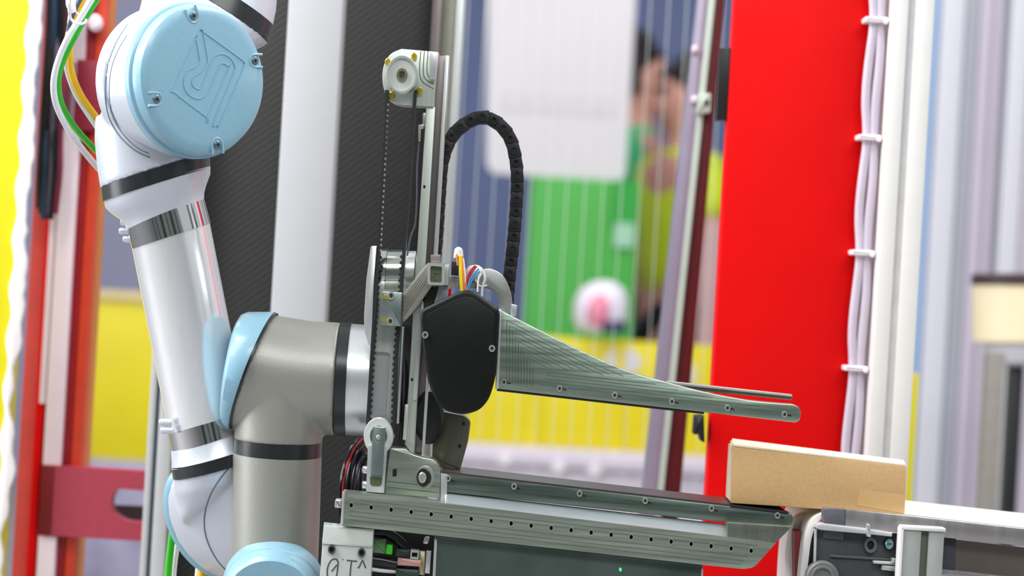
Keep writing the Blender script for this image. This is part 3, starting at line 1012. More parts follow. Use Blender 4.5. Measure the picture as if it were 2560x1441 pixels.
MB().loft([S(846, 947, 0.09, 8, -142, 0.0615), S(873, 949, 0.09, 7, -142, 0.0615)], 64).build('seal_ring', SEAL, R)
MB().loft([S(872, 949, 0.09, 7, -139, 0.0605), S(930, 953, 0.09, 6, -139, 0.0605), S(938, 953, 0.09, 6, -130, 0.055)], 64).build('tool_flange', ALUL, R, label='bare bright metal flange that carries the gripper')
# side cap
MB().loft([S(637, 929, 0.09, 56, -145.5, 0.066, 8, 4), S(632, 928, 0.09, 56, -145.5, 0.066, 8, 4)], 64).build('seal_line', SEAL, R)
MB().loft([S(632, 928, 0.09, 56, -147, 0.068, 8, 4), S(624, 927, 0.09, 55, -147, 0.0685, 8, 4), S(590, 921, 0.088, 31, -141, 0.064, 6, 2), S(581, 920, 0.087, 25, -134, 0.059, 5, 2), S(576, 919, 0.086, 20, -118, 0.05, 4, 2), S(574, 918, 0.085, 14, -80, 0.03), S(573, 918, 0.085, 2, -10, 0.004)], 64).build('wrist_side_cap', ROB_B, R, smooth=0.7, label='pale blue side cap of the wrist')
# bottom cap facing the camera
CB = P(680, 1472, 0.02)
ub = Vector((126 * mpp(0.02), 0, 0.004))
vb = Vector((-0.004, -0.012, 106 * mpp(0.02)))
ab = Vector((0.02, -1, -0.18)).normalized()
MB().loft([(CB + ab * t_, ub * r_, vb * r_) for (t_, r_) in ((-0.03, 1.0), (0.0, 1.0), (0.003, 0.985), (0.004, 0.96), (0.014, 0.945), (0.022, 0.9), (0.026, 0.82), (0.027, 0.4), (0.027, 0.02))], 72).build('wrist_end_cap', ROB_B, R, label='pale blue cap at the bottom of the wrist')

# cables and tie at the top left
t = thing('hose_bundle', 'white, green and yellow hoses tied and looping left of the elbow', 'hoses', tuple(P(150, 200, 0.08)))
pw = [(330, -170, .03), (205, 38, .05), (172, 90, .05), (146, 150, .06), (134, 205, .07), (140, 260, .09), (168, 320, .12), (205, 372, .16), (250, 425, .2), (300, 470, .23)]
pg_ = [(352, -170, .04), (222, 30, .06), (186, 92, .06), (158, 150, .07), (146, 200, .08), (152, 255, .1), (178, 306, .13), (214, 350, .17), (258, 392, .2), (300, 420, .23)]
py_ = [(300, -180, .1), (205, 0, .1), (182, 70, .1), (174, 130, .1), (180, 185, .12), (200, 235, .15), (230, 280, .18), (270, 330, .2), (310, 370, .23)]
pv_ = [(290, -180, .1), (190, 0, .1), (172, 72, .1), (163, 132, .1), (168, 180, .12), (188, 235, .15), (222, 290, .18), (262, 345, .2), (300, 380, .23)]
MB().tube([P(*q) for q in pw], 8.2 * mpp(), 14).build('hose', CABW, t, label='white hose')
MB().tube([P(*q) for q in pg_], 8.6 * mpp(), 14).build('hose', CABG, t, label='green hose')
MB().tube([P(*q) for q in py_], 9.5 * mpp(), 14).build('hose', CABY, t, label='yellow hose')
MB().tube([P(*q) for q in pv_], 6 * mpp(), 14).build('hose', CABW, t, label='thin white hose beside the yellow one')
MB().tube([P(x, y, 0.085) for (x, y) in ((290, -160), (205, -10), (178, 48), (170, 80))], 6 * mpp(), 10).build('hose', mat('slate_cable', (60, 74, 96), 0.4), t)
tie = [P(172, 26, 0.03), P(178, 48, 0.035), P(196, 60, 0.035), P(212, 56, 0.04), P(214, 46, 0.07), P(196, 36, 0.09), P(180, 22, 0.07), P(172, 26, 0.03)]
tt = MB().tube(tie, 3.4 * mpp(), 8, 4).build('cable_tie', mat('white_tie', (240, 236, 242)), t)
MB().prism(rnd([(163, -6), (180, -10), (184, 24), (172, 30), (164, 14)], 4), 0.02, 0.04, bev=0.002).build('tie_head', mat('white_tie', (240, 236, 242)), tt)

t = thing('hose_pair', 'green and white hoses below the lower robot joint', 'hoses', tuple(P(425, 1600, 0.2)))
MB().tube([P(436, 1290, 0.22), P(428, 1360, 0.22), P(420, 1441, 0.22), P(412, 1600, 0.22)], 9.5 * mpp(0.2), 12).build('hose', CABG, t)
MB().tube([P(450, 1300, 0.23), P(442, 1370, 0.23), P(434, 1441, 0.23), P(426, 1600, 0.23)], 6.5 * mpp(0.2), 12).build('hose', CABW, t)
t = thing('hose', 'short yellow hose end beneath the lower robot joint', 'hoses', tuple(P(506, 1560, 0.2)))
MB().tube([P(512, 1400, 0.2), P(505, 1441, 0.2), P(500, 1560, 0.2)], 12 * mpp(0.2), 12).build('tube', CABY, t)
MB().tube([P(498, 1400, 0.21), P(492, 1441, 0.21), P(488, 1560, 0.21)], 5 * mpp(0.2), 12).build('tube', PALE, t)

# ------------------------------------------------------------------ gripper
gb = P(1000, 1200, 0.05)
G = thing('gripper', 'milled aluminium two-jaw gripper with belt-driven mast and black housing', 'gripper', tuple(gb))

# mast
MB().prism([(1090, 138), (1120, 140), (1060, 1146), (1030, 1138)], 0.034, 0.06, bev=0.0006).build('mast_profile', RAILM, G)
MB().prism([(1113, 138), (1123, 139), (1061, 1146), (1053, 1145)], 0.022, 0.06, bev=0.001).build('mast_rail', ALUL, G)
MB().prism([(1066, 266), (1088, 268), (1034, 1138), (1012, 1112)], 0.016, 0.05, bev=0.001).build('guide_plate', ALUV, G)
MB().prism([(1087, 140), (1093, 140), (1036, 1138), (1031, 1138)], 0.018, 0.06, bev=0.001).build('mast_rail', ALUL, G)
for (x, y) in ((1061, 467), (1030, 950)):
    MB().cyl(x, y, 0.0155, 0.018, 3, 4, 12).build('hole', HOLE, G)
MB().prism([(1057, 282), (1066, 282), (1064, 320), (1056, 310)], 0.02, 0.04, bev=0.001).build('cable_lug', ALUL, G)
MB().prism([(1046, 312), (1062, 310), (1058, 320), (1052, 322), (1050, 352), (1046, 354)], 0.02, 0.03, bev=0.001).build('limit_clip', ALUL, G)
MB().tube([P(x, y, 0.03) for (x, y) in ((1049, 350), (1043, 420), (1042, 500), (1038, 560), (1026, 595), (1018, 640))], 2.2 * mpp(), 8).build('thin_cable', mat('plum_grey_wire', (86, 82, 104), 0.4), G)
MB().tube([P(x, y, 0.012) for (x, y) in ((1037, 252), (1014, 640), (1006, 740))], 1.0 * mpp(), 6, 1).build('tension_wire', STEEL, G)

# top bracket and pulley
bo = smoothpath([(1008, 263), (984, 256), (967, 240), (958, 215), (956, 185), (962, 157), (978, 134), (1004, 122)], 4) + [(1096, 130), (1084, 267)]
tb = MB().prism(bo, 0.012, 0.05, bev=0.0012).build('pulley_bracket', ALUV, G)
MB().prism([(1075, 132), (1093, 133), (1088, 199), (1074, 198)], 0.004, 0.014, bev=0.001).build('end_block', ALUL, tb)
for k in (0, 10, 20):
    MB().tube([P(x, y, 0.0118) for (x, y) in ((1052 + k * .9, 128), (1049 + k * .9, 178 - k * .2), (1056 + k * .8, 204 - k * .6), (1084, 222 - k * 1.2))], 1.1 * mpp(), 6, 4).build('milling_groove', GROOVE, tb)
pu = MB().ring(1005, 186, -0.004, 0.02, 40, 49, 0.8, 48).build('pulley', ALUL, tb)
MB().cyl(1005, 186, -0.001, 0.02, 33, 40, 40).build('pulley_face', PLATEW, tb)
screw(1005, 187, -0.002, 14, tb, mat('bronze_screw', (150, 150, 120), 0.3, 0.8), 'hub_screw', 17)
for (x, y) in ((1035, 141), (979, 239), (1049, 227), (970, 155)):
    screw(x, y, 0.010, 8, tb, BRASS, 'gold_bolt', 10, False)


# toothed belts
def belt(pts, wpx, side, y_from, Y, name='drive_belt', pitch=15.0):
    mb = MB()
    poly = smoothpath(pts, 4)
    L = [Vector(p) for p in poly]
    lft = [(p.x - wpx / 2, p.y) for p in L]
    rgt = [(p.x + wpx / 2, p.y) for p in L]
    mb.prism(lft + rgt[::-1], Y, Y + 0.014)
    acc = 0.0
    for a, b in zip(L, L[1:]):
        seg = (b - a).length
        while acc < seg:
            p = a + (b - a) * (acc / seg)
            if p.y > y_from:
                e = p.x + side * (wpx / 2 + 1.5)
                mb.cyl(e, p.y, Y + 0.0005, Y + 0.0135, 3.2, 4.2, 8)
            acc += pitch
        acc -= seg
    o = mb.build(name, RUB, G)
    return o


belt([(966, 225), (967, 260), (958, 440), (949, 600), (940, 720), (929, 890), (919, 1060), (919, 1085)], 8, 1, 640, 0.0)
belt([(1041, 225), (1036, 256), (1020, 500), (1008, 650), (1000, 770), (990, 900), (985, 1070), (985, 1085)], 8, -1, 640, 0.0)
mb = MB()
for i in range(28):
    y = 262 + i * 13.5
    x = 970 - 0.0505 * (y - 262)
    mb.cyl(x, y, 0.0, 0.006, 2.2, 3.2, 8)
tag(mb.build('belt_teeth', mat('pale_belt_teeth', (150, 156, 146), 0.5, 0.2), G), kind='stuff')  # paler dots along the upper left belt strand

# motor barrel
mo = MB().loft([S(x, 684, 0.05, 3 * k, -62 * k, 0.027 * k) for (x, k) in ((943, 1), (966, 1))], 40).build('motor', CHROME, G)
MB().loft([S(x, 684, 0.05, 3 * k, -59 * k, 0.0265 * k) for (x, k) in ((966, 0.95), (967, 1), (1005, 1))], 40).build('motor_body', mat('motor_steel', (190, 194, 186), 0.18, 0.95), mo)
MB().loft([S(x, 680, 0.05, 3 * k, -52 * k, 0.025 * k) for (x, k) in ((1004, 1), (1037, 1), (1038, 0.95))], 40).build('motor_end', ALUL, mo)

# body plate between the belts
win = rnd([(934, 879), (976, 882), (966, 1048), (924, 1046)], 8)
MB().prism([(936, 722), (1010, 726), (986, 1095), (916, 1090)], 0.014, 0.028, holes=[win]).build('belt_plate', ALUV, G)
MB().prism(win, 0.019, 0.027).build('window_floor', ALUL, G)
MB().prism(rnd([(927, 615), (943, 615), (936, 722), (930, 870), (920, 862), (911, 830), (910, 790), (916, 700)], [6, 2, 0, 2, 4, 6, 6, 6]), 0.004, 0.028, bev=0.001).build('side_flange', ALUL, G)
MB().prism([(1004, 818), (1010, 818), (997, 1060), (990, 1060)], 0.006, 0.05, bev=0.0008).build('side_strip', ALUL, G)
MB().prism([(1008, 812), (1030, 812), (1016, 1110), (996, 1110)], 0.04, 0.055).build('dark_channel', mat('dark_channel', (74, 70, 80), 0.4, 0.3, 0.3, 40), G)
for k in range(3):
    MB().tube([P(1012 - k * 3 + dx, y, 0.035) for (dx, y) in ((2, 900), (4 - k * 3, 960), (-4 + k * 2, 1030), (-8, 1100))], 3.2 * mpp(), 8).build('inner_cable', [CABK, mat('grey_plum_cable', (94, 84, 100)), CABK][k], G)
MB().prism([(1012, 1012), (1022, 1012), (1016, 1102), (1006, 1100)], 0.008, 0.02, bev=0.0008).build('stop_block', ALUV, G)

# clamp and arm
cl = MB().prism(rnd([(954, 728), (1006, 732), (1002, 817), (949, 813)], 3), -0.012, 0.006, bev=0.001).build('belt_clamp', mat('clamp_alu', (150, 164, 160), 0.3, 0.85, 0.08, 90), G)
screw(978, 740, -0.012, 9, cl, STEEL)
screw(976, 804, -0.012, 9, cl, STEEL)
for (x, y) in ((963, 744), (960, 800)):
    MB().prism([(x - 8, y - 5), (x + 10, y - 4), (x + 9, y + 5), (x - 8, y + 4)], -0.0128, -0.010).build('gold_shim', BRASS, cl)
am = MB().prism([(1007, 734), (1069, 658), (1078, 657), (1111, 659), (1113, 713), (1080, 716), (1058, 748), (1050, 764), (1007, 808)], -0.006, 0.012, bev=0.001).build('carriage_arm', mat('arm_alu', (182, 180, 170), 0.34, 0.85, 0.08, 60, (1, 1, 3)), G)
for k in range(5):
    a = 8 + k * 11
    MB().tube([P(1009, 738 + a, -0.006), P(1067, 664 + a * 0.72, -0.006)], 1.0 * mpp(), 6, 1).build('milling_groove', mat('arm_groove', (120, 120, 104), 0.4, 0.7), am)
inn = rnd([(1076, 665), (1105, 667), (1104, 708), (1075, 706)], 5)
MB().prism(rnd([(1069, 657), (1112, 659), (1112, 714), (1069, 712)], 5), -0.014, -0.004, holes=[inn]).build('square_boss', ALUL, am)
MB().prism(inn, -0.009, -0.004).build('boss_recess', mat('olive_recess', (120, 132, 100), 0.35, 0.7, 0.15, 60), am)
for yy in (678, 694):
    MB().prism([(1086, yy), (1098, yy), (1098, yy + 6), (1086, yy + 6)], -0.0105, -0.008).build('boss_mark', ALUD, am)
MB().prism([(1077, 637), (1101, 637), (1100, 658), (1077, 658)], -0.004, 0.012, bev=0.001).build('stop_tab', mat('taupe_tab', (150, 140, 138), 0.35, 0.6), G)
MB().prism([(1112, 662), (1123, 662), (1122, 714), (1112, 714)], -0.004, 0.02, bev=0.001).build('slide_plate', ALUL, G)
MB().prism([(1078, 716), (1098, 716), (1094, 770), (1062, 772), (1056, 760)], 0.012, 0.03, bev=0.001).build('guide_block', mat('dark_block', (84, 82, 70), 0.4, 0.5), G)
MB().prism([(1098, 712), (1124, 712), (1122, 760), (1082, 768)], 0.004, 0.02, bev=0.001).build('slide_plate', mat('lilac_alu', (186, 184, 196), 0.3, 0.6), G)
MB().prism([(1052, 752), (1060, 756), (1042, 1000), (1030, 1000)], 0.012, 0.02, bev=0.0008).build('front_strip', ALUV, G)

# bar, hook bracket, wires
MB().prism([(1120, 690), (1230, 694), (1228, 724), (1120, 720)], 0.01, 0.03, bev=0.001).build('cross_bar', ALUV, G)
MB().prism([(1122, 722), (1128, 722), (1126, 744), (1120, 744)], 0.004, 0.012).build('red_stop', RED, G)
ho_ = smoothpath([(1188, 684), (1206, 674), (1230, 673), (1256, 688), (1272, 716), (1280, 748), (1282, 786)], 4)
hi_ = smoothpath([(1245, 776), (1245, 752), (1236, 731), (1220, 722), (1190, 722)], 4)
hk = MB().prism(ho_ + hi_, 0.006, 0.022, bev=0.001).build('hook_bracket', mat('hook_alu', (186, 188, 184), 0.3, 0.8, 0.05, 60), G)
MB().prism([(1278, 760), (1293, 764), (1290, 792), (1276, 792)], 0.0, 0.02, bev=0.001).build('hook_tab', ALUL, hk)
MB().prism(rnd([(1133, 648), (1136, 622), (1146, 616), (1156, 622), (1159, 650)], 5), -0.004, 0.012, bev=0.003).build('cable_sleeve', WHITE, G)
MB().prism([(1129, 654), (1146, 656), (1146, 690), (1128, 688)], -0.004, 0.008, bev=0.001).build('plug', BLK, G)
for (m, pts) in ((WIREY, [(1149, 640), (1150, 680), (1153, 732)]), (WIREY, [(1153, 640), (1154, 690), (1157, 732)]), (CABO, [(1156, 640), (1159, 690), (1163, 732)]),
                 (CABO, [(1141, 636), (1143, 650), (1144, 664)]), (CABW, [(1158, 646), (1163, 690), (1166, 730)]),
                 (CABR, [(1192, 666), (1179, 682), (1168, 704), (1165, 730)]), (CABR, [(1188, 664), (1176, 678), (1166, 700), (1162, 730)]),
                 (CABB, [(1200, 678), (1186, 692), (1175, 712), (1170, 732)]), (CABB, [(1197, 672), (1183, 688), (1172, 708), (1168, 732)]), (CABW, [(1204, 684), (1196, 700), (1194, 730)])):
    MB().tube([P(x, y, -0.004) for (x, y) in pts], 2.3 * mpp(), 8).build('wire', m, G)
MB().loft([S(1180 + dx, 690 + dy, 0.01, 24 * k, 4 * k, 0.009 * k) for (dx, dy, k) in ((-6, 14, 0.5), (0, 6, 0.9), (4, -8, 1.0), (10, -22, 0.7), (12, -27, 0.2))], 20).build('braid_sleeve', mat('white_braid', (228, 218, 214), 0.6, 0, 0.1, 300, bump=0.4), G, smooth=3)
MB().tube([P(x, y, 0.0) for (x, y) in ((1206, 674), (1212, 696), (1206, 720), (1204, 745))], 3.2 * mpp(), 8).build('wire', CABW, G)
MB().tube([P(x, y, 0.0) for (x, y) in ((1188, 700), (1200, 716), (1218, 714))], 2.2 * mpp(), 8).build('wire_tie', mat('cream_tie', (232, 222, 200), 0.5), G)

# black housing
hp = [(1167, 724), (1190, 731), (1246, 772), (1250, 785), (1241, 930), (1234, 965), (1222, 1000), (1200, 1026), (1160, 1039), (1112, 1028), (1088, 1002), (1070, 956), (1058, 880), (1050, 800), (1052, 780), (1058, 772), (1140, 732)]
hb = rnd(hp, [10, 10, 8, 8, 20, 16, 16, 16, 20, 20, 16, 16, 10, 8, 6, 6, 14], 4)
H = MB().prism(hb, -0.035, 0.012, bev=0.004, seg=3).build('black_housing', BLKH, G, label='matt black shield-shaped housing')
inr = [(1160 + (x - 1160) * 0.90, 885 + (y - 885) * 0.92 + 4) for (x, y) in hb]
MB().prism(inr, -0.0368, -0.034, bev=0.001).build('face_panel', BLKH, H)
screw(1063, 838, -0.0372, 8, H, STEEL, ry=9)
screw(1230, 872, -0.0372, 8, H, STEEL, ry=9)

# upper jaw
JY0, JY1 = -0.018, 0.006
top = smoothpath([(1252, 776), (1339, 821), (1400, 851), (1459, 880), (1565, 926), (1671, 957), (1764, 981), (1864, 1000), (1940, 1008), (1982, 1011)], 5)
tip = smoothpath([(1982, 1011), (1996, 1018), (2002, 1032), (1999, 1050), (1988, 1057)], 4)[1:]
jo = top + tip + [(1632, 1017), (1244, 973)]
J = MB().prism(jo, JY0, JY1, bev=0.0012).build('upper_jaw', ALU, G, label='long tapering milled upper jaw')
MB().prism([(1246, 774), (1254, 777), (1247, 973), (1238, 973)], -0.022, 0.008, bev=0.001).build('jaw_flange', ALUL, J)
# concentric milling lines
def jtop(x):
    for (a, b) in zip(top, top[1:]):
        if a[0] <= x <= b[0]:
            return a[1] + (b[1] - a[1]) * (x - a[0]) / max(1e-6, b[0] - a[0])
    return 1011


mb = MB()
for k in range(1, 11):
    d = 7 + k * 8.5
    pts = []
    xl = 1254 + d * 0.85
    yb_ = 973 - 14 + (xl - 1244) * 0.113
    for y in range(0, 6):
        yy = yb_ + (jtop(xl) + d * 1.1 - yb_) * y / 5
        if yy < yb_ + 1:
            pts.append((xl, yy))
    x = xl + 6
    while x < 1960:
        yt = jtop(x) + d * 1.12
        if yt > 973 + (x - 1244) * 0.113 - 64:
            break
        pts.append((x, yt))
        x += 22
    if len(pts) > 4:
        mb.tube([P(x, y, JY0 + 0.0001) for (x, y) in pts], 0.9 * mpp(), 6, 1)
for k in range(1, 6):
    a, b_ = (1350 + k * 4, 1960 - k * 30)
    y = lambda x: 973 + (x - 1244) * 0.113 - 14 - k * 8.5
    pts = [(x, y(x)) for x in range(int(a), int(b_), 30) if y(x) > jtop(x) + 9]
    if len(pts) > 2:
        mb.tube([P(x, yy, JY0 + 0.0001) for (x, yy) in pts], 0.9 * mpp(), 6, 1)
tag(mb.build('milling_lines', GROOVE, J), kind='stuff')
for (x, y) in ((1260, 956), (1399, 972), (1537, 989), (1680, 1005), (1819, 1021), (1962, 1037)):
    screw(x, y, JY0, 7, J, STEEL, ry=8.5)
    MB().prism([(x + 6, y - 1), (x + 17, y + 2), (x + 17, y + 5), (x + 6, y + 3)], JY0 - 0.0004, JY0 + 0.001).build('vent_slot', HOLE, J)
MB().prism([(1242, 972), (1630, 1016), (1760, 1031), (1760, 1036), (1630, 1022), (1242, 978)], -0.016, 0.004).build('pad_strip', RUB, J)
MB().prism([(1668, 953), (1980, 987), (1981, 993), (1668, 961)], 0.035, 0.05, bev=0.001).build('rear_rail', ALUL, G)
MB().prism([(1668, 960), (1980, 992), (1980, 1001), (1668, 970)], 0.038, 0.05, bev=0.0005).build('rear_rail_web', ALUD, G)

# rear plate and black motor behind the mast
MB().prism(rnd([(1085, 1020), (1112, 1030), (1160, 1039), (1177, 1053), (1170, 1105), (1150, 1177), (1104, 1172), (1080, 1146)], [0, 0, 4, 10, 6, 2, 2, 2]), 0.04, 0.055, bev=0.002).build('rear_plate', mat('olive_alu', (128, 128, 112), 0.36, 0.85, 0.12, 60, (4, 1, 0.6)), G)
for (x, y) in ((1159, 1060), (1149, 1116)):
    MB().cyl(x, y, 0.0395, 0.042, 4, 5, 12).build('hole', HOLE, G)
MB().cyl(1072, 1046, 0.026, 0.04, 38, 66, 40, 0.003).build('rear_motor', BLK, G, label='round black motor behind the mast')

# idler and fork
MB().ring(946, 1092, -0.012, 0.004, 37, 47, 0.55, 48).build('idler_wheel', mat('nylon_wheel', (206, 210, 206), 0.4, 0.2), G)
MB().cyl(946, 1092, -0.009, 0.006, 26, 32, 32).build('idler_hub', ALUD, G)
slot = rnd([(925, 1100), (957, 1102), (955, 1217), (924, 1216)], [2, 2, 12, 12])
fk = MB().prism([(920, 1114), (932, 1114), (933, 1068), (963, 1070), (962, 1116), (968, 1117), (960, 1234), (915, 1231)], -0.02, -0.008, bev=0.001).build('idler_fork', ALUL, G)
MB().prism(rnd([(932, 1066), (964, 1069), (956, 1193), (926, 1191)], [6, 6, 1, 1]), -0.0265, -0.019, bev=0.001).build('fork_plate', mat('clamp_alu', (150, 164, 160)), fk)
MB().prism(rnd([(925, 1192), (956, 1194), (954, 1217), (925, 1216)], [1, 1, 9, 9]), -0.0205, -0.019).build('fork_window', mat('olive_recess', (120, 132, 100)), fk)
screw(946, 1094, -0.0265, 5, fk, STEEL, sock=False)

# hinge bracket with bearing
hg = [(975, 1121), (1012, 1122), (1030, 1136), (1055, 1144), (1080, 1147), (1095, 1160), (1102, 1182), (1100, 1246), (962, 1236)]
BEAM = mat('beam_alu', (172, 182, 168), 0.34, 0.85, 0.24, 60, (0.12, 1, 3), bump=0.1, rvar=0.08)
HG = MB().prism(rnd(hg, [2, 10, 10, 4, 10, 12, 4, 0, 0], 4), -0.004, 0.03, bev=0.0012).build('hinge_bracket', BEAM, G)
MB().ring(1063, 1195, -0.010, 0.0, 23, 29, 0.62, 40).build('bearing', STEEL, HG)
MB().ring(1058, 1195, -0.013, -0.002, 17, 23, 0.62, 40).build('bearing_seal', RUB, HG)
MB().cyl(1056, 1195, -0.014, -0.002, 10, 14, 24, 0.001).build('bearing_pin', STEEL, HG)
MB().prism([(982, 1174), (992, 1173), (991, 1192), (981, 1192)], -0.0045, -0.002).build('square_hole', HOLE, HG)
MB().prism([(1102, 1184), (1119, 1187), (1117, 1258), (1101, 1256)], -0.010, 0.02, bev=0.001).build('end_face', ALUL, HG)
for yy in (1214, 1228):
    MB().tube([P(968, yy - 10, -0.004), P(1098, yy + 5, -0.004)], 0.9 * mpp(), 6, 1).build('milling_groove', GROOVE, HG)

# lower jaw
def low(y0):
    return lambda x: y0 + (x - 1110) * 0.1157


lt = low(1184)
LJ = MB().prism(rnd([(1106, lt(1106)), (1978, lt(1978)), (1984, lt(1978) + 12), (1979, lt(1978) + 30), (1780, 1304), (1106, lt(1106) + 47)], [0, 10, 6, 8, 0, 0]), -0.008, 0.03, bev=0.0012).build('lower_jaw', mat('dark_milled', (108, 122, 114), 0.34, 0.9, 0.3, 60, (0.15, 1, 3), bump=0.1, rvar=0.1), G, label='long flat lower jaw')
MB().prism([(1104, lt(1104) - 5), (1826, lt(1826) - 5), (1826, lt(1826) + 1), (1104, lt(1104) + 1)], -0.006, 0.10, ref=-0.006).build('support_bed', mat('dark_bed', (92, 84, 86), 0.35, 0.6), LJ)
MB().prism([(1826, lt(1826) - 4), (1966, lt(1966) - 3), (1972, lt(1972) + 2), (1826, lt(1826) + 1)], -0.009, 0.10, ref=-0.009).build('pad_strip', RUB, LJ)
# sloped bright bevel below the jaw plate
def quad(x0_, x1_, ya, yb_, Ya_, Yb_2, thick=0.004):
    a = [P(x0_, ya(x0_), Ya_), P(x1_, ya(x1_), Ya_), P(x1_ - 0.0, yb_(x1_), Yb_2), P(x0_, yb_(x0_), Yb_2)]
    return a + [p_ + Vector((0, thick, -0.001)) for p_ in a]


lb0, lb1 = low(1230), low(1262)
MB().hexa(quad(1112, 1818, lb0, lb1, -0.004, -0.030)).build('bevel_face', mat('bright_bevel', (224, 228, 236), 0.3, 0.85, 0.05, 40, (0.3, 1, 1)), LJ)
for (x, y) in ((1120, 1197), (1285, 1217), (1449, 1235), (1613, 1253), (1779, 1272), (1944, 1290)):
    screw(x, y, -0.008, 7, LJ, STEEL, ry=8.5)
    MB().prism([(x + 6, y + 1), (x + 16, y + 5), (x + 16, y + 8), (x + 6, y + 5)], -0.0084, -0.006).build('vent_slot', HOLE, LJ)
mb = MB()
for k in (14, 24, 34):
    mb.tube([P(1112, lt(1112) + k, -0.008), P(1970, lt(1970) + k * 0.8, -0.008)], 0.7 * mpp(), 6, 1)
tag(mb.build('milling_lines', GROOVE, LJ), kind='stuff')

# lower front beam with holes
bp2 = [(856, 1229), (935, 1235), (1000, 1242), (1110, lb1(1110) - 2), (1973, lb1(1973) - 36), (1975, lb1(1973) - 30), (1885, 1419), (1862, 1424), (1755, 1412), (1085, 1338), (852, 1314)]
bp2 = [(856, 1229), (1000, 1243), (1110, 1259), (1940, lb1(1940)), (1886, 1419), (1862, 1424), (1755, 1413), (1085, 1339), (851, 1314)]
bp2 = rnd(bp2, [6, 0, 0, 0, 18, 14, 0, 0, 6], 4)
hl = []
for i in range(21):
    f = i / 20
    hl.append((878 + 1000 * f, 1264 + 114 * f))
FB = MB().prism(bp2, -0.034, -0.004, holes=[ell(x, y, 4.2, 5.6, 10) for (x, y) in hl]).build('front_beam', BEAM, G, label='milled front beam with a row of small holes')
MB().prism([(860, 1236), (1900, 1356), (1890, 1410), (860, 1306)], -0.025, -0.0045).build('hole_floor', HOLE, FB)
for (x, y) in hl:
    MB().ring(x, y, -0.0344, -0.03, 6.2, 8, 0.72, 14).build('hole_rim', STEEL, FB)
mb = MB()
for k in (14, 24, 44, 56, 66):
    mb.tube([P(874, 1234 + k, -0.034), P(1500, 1234 + k + 626 * 0.1145, -0.034), P(1905 - k * 0.8, 1234 + k + (1031 - k * 0.8) * 0.114, -0.034)], 0.8 * mpp(), 6, 1)
tag(mb.build('milling_lines', GROOVE, FB), kind='stuff')
MB().prism([(1818, 1306), (1977, 1317), (1973, 1325), (1940, lb1(1940)), (1818, lb1(1818))], -0.033, 0.0, bev=0.0008).build('nose_plate', ALUD, FB)
MB().prism(rnd([(838, 1249), (854, 1250), (853, 1272), (836, 1270)], 3), -0.03, -0.012, bev=0.002).build('end_knob', ALUL, G)
MB().prism([(856, 1230), (862, 1230), (858, 1312), (851, 1312)], -0.038, -0.004, bev=0.001).build('end_edge', ALUL, FB)

# black cable bundle behind the beam
for i in range(8):
    m = [CABK, CABR, CABK, CABK, CABK, mat('grey_plum_cable', (94, 84, 100)), CABK, CABK][i]
    d = i * 6.5
    MB().tube([P(900 + d * 0.6, 1092 + d, 0.05), P(880 + d * 0.8, 1118 + d * 0.6, 0.03 + 0.005 * (i % 3)), P(862 + d, 1160 + d * 0.3, 0.03), P(851 + d * 1.1, 1215, 0.02 + 0.006 * (i % 2)), P(848 + d * 1.1, 1290, 0.03)], 4.6 * mpp(), 10).build('cable', m, G)
for (x, y) in ((912, 1176), (911, 1214)):
    MB().prism(rnd([(x - 6, y - 9), (x + 8, y - 8), (x + 8, y + 9), (x - 6, y + 8)], 2), -0.004, 0.01, bev=0.001).build('spacer', ALUL, G)

# angle bracket at the bottom, with marker writing
AB = MB().loft([S(870, 1340, 0.0, 0, 0, 0.001)] * 2, 4) if False else None
BR = MB().prism([(809, 1316), (934, 1324), (927, 1452), (922, 1560), (792, 1548), (800, 1440)], -0.030, -0.012, bev=0.001).build('angle_bracket', PLATEW, G, label='pale bracket with upside-down marker writing')
a = [P(810, 1306, -0.012), P(935, 1320, -0.012), P(931, 1369, -0.0315), P(805, 1360, -0.0315)]
MB().hexa(a + [p_ + Vector((0, 0.006, -0.002)) for p_ in a]).build('bend_face', mat('bend_alu', (206, 214, 220), 0.22, 0.9, 0.05, 90), BR)
for (x, y) in ((829, 1375), (904, 1383)):
    b_ = MB().ring(x, y, -0.034, -0.028, 9.5, 11.5, 0.55, 20).build('bolt', DRK, BR)
    MB().cyl(x, y, -0.031, -0.028, 6, 7, 6).build('socket', HOLE, b_)


def C8(x, y):
    return (780 + x / 4.787, 1140 + y / 4.787)


for st in ([(292, 1238), (240, 1245), (200, 1300), (182, 1370), (185, 1440), (215, 1500), (260, 1500), (292, 1440), (305, 1360), (312, 1280), (292, 1238)], [(298, 1306), (270, 1340), (235, 1386)],
           [(364, 1240), (372, 1246)], [(415, 1253), (540, 1265)], [(474, 1260), (462, 1350), (455, 1450)], [(546, 1338), (560, 1340), (580, 1300), (604, 1252)], [(604, 1252), (622, 1290), (642, 1346)]):
    MB().tube([P(*C8(x, y), -0.0302) for (x, y) in st], 1.8 * mpp(), 6, 4, flat=0.0003).build('marker_stroke', INK, BR)

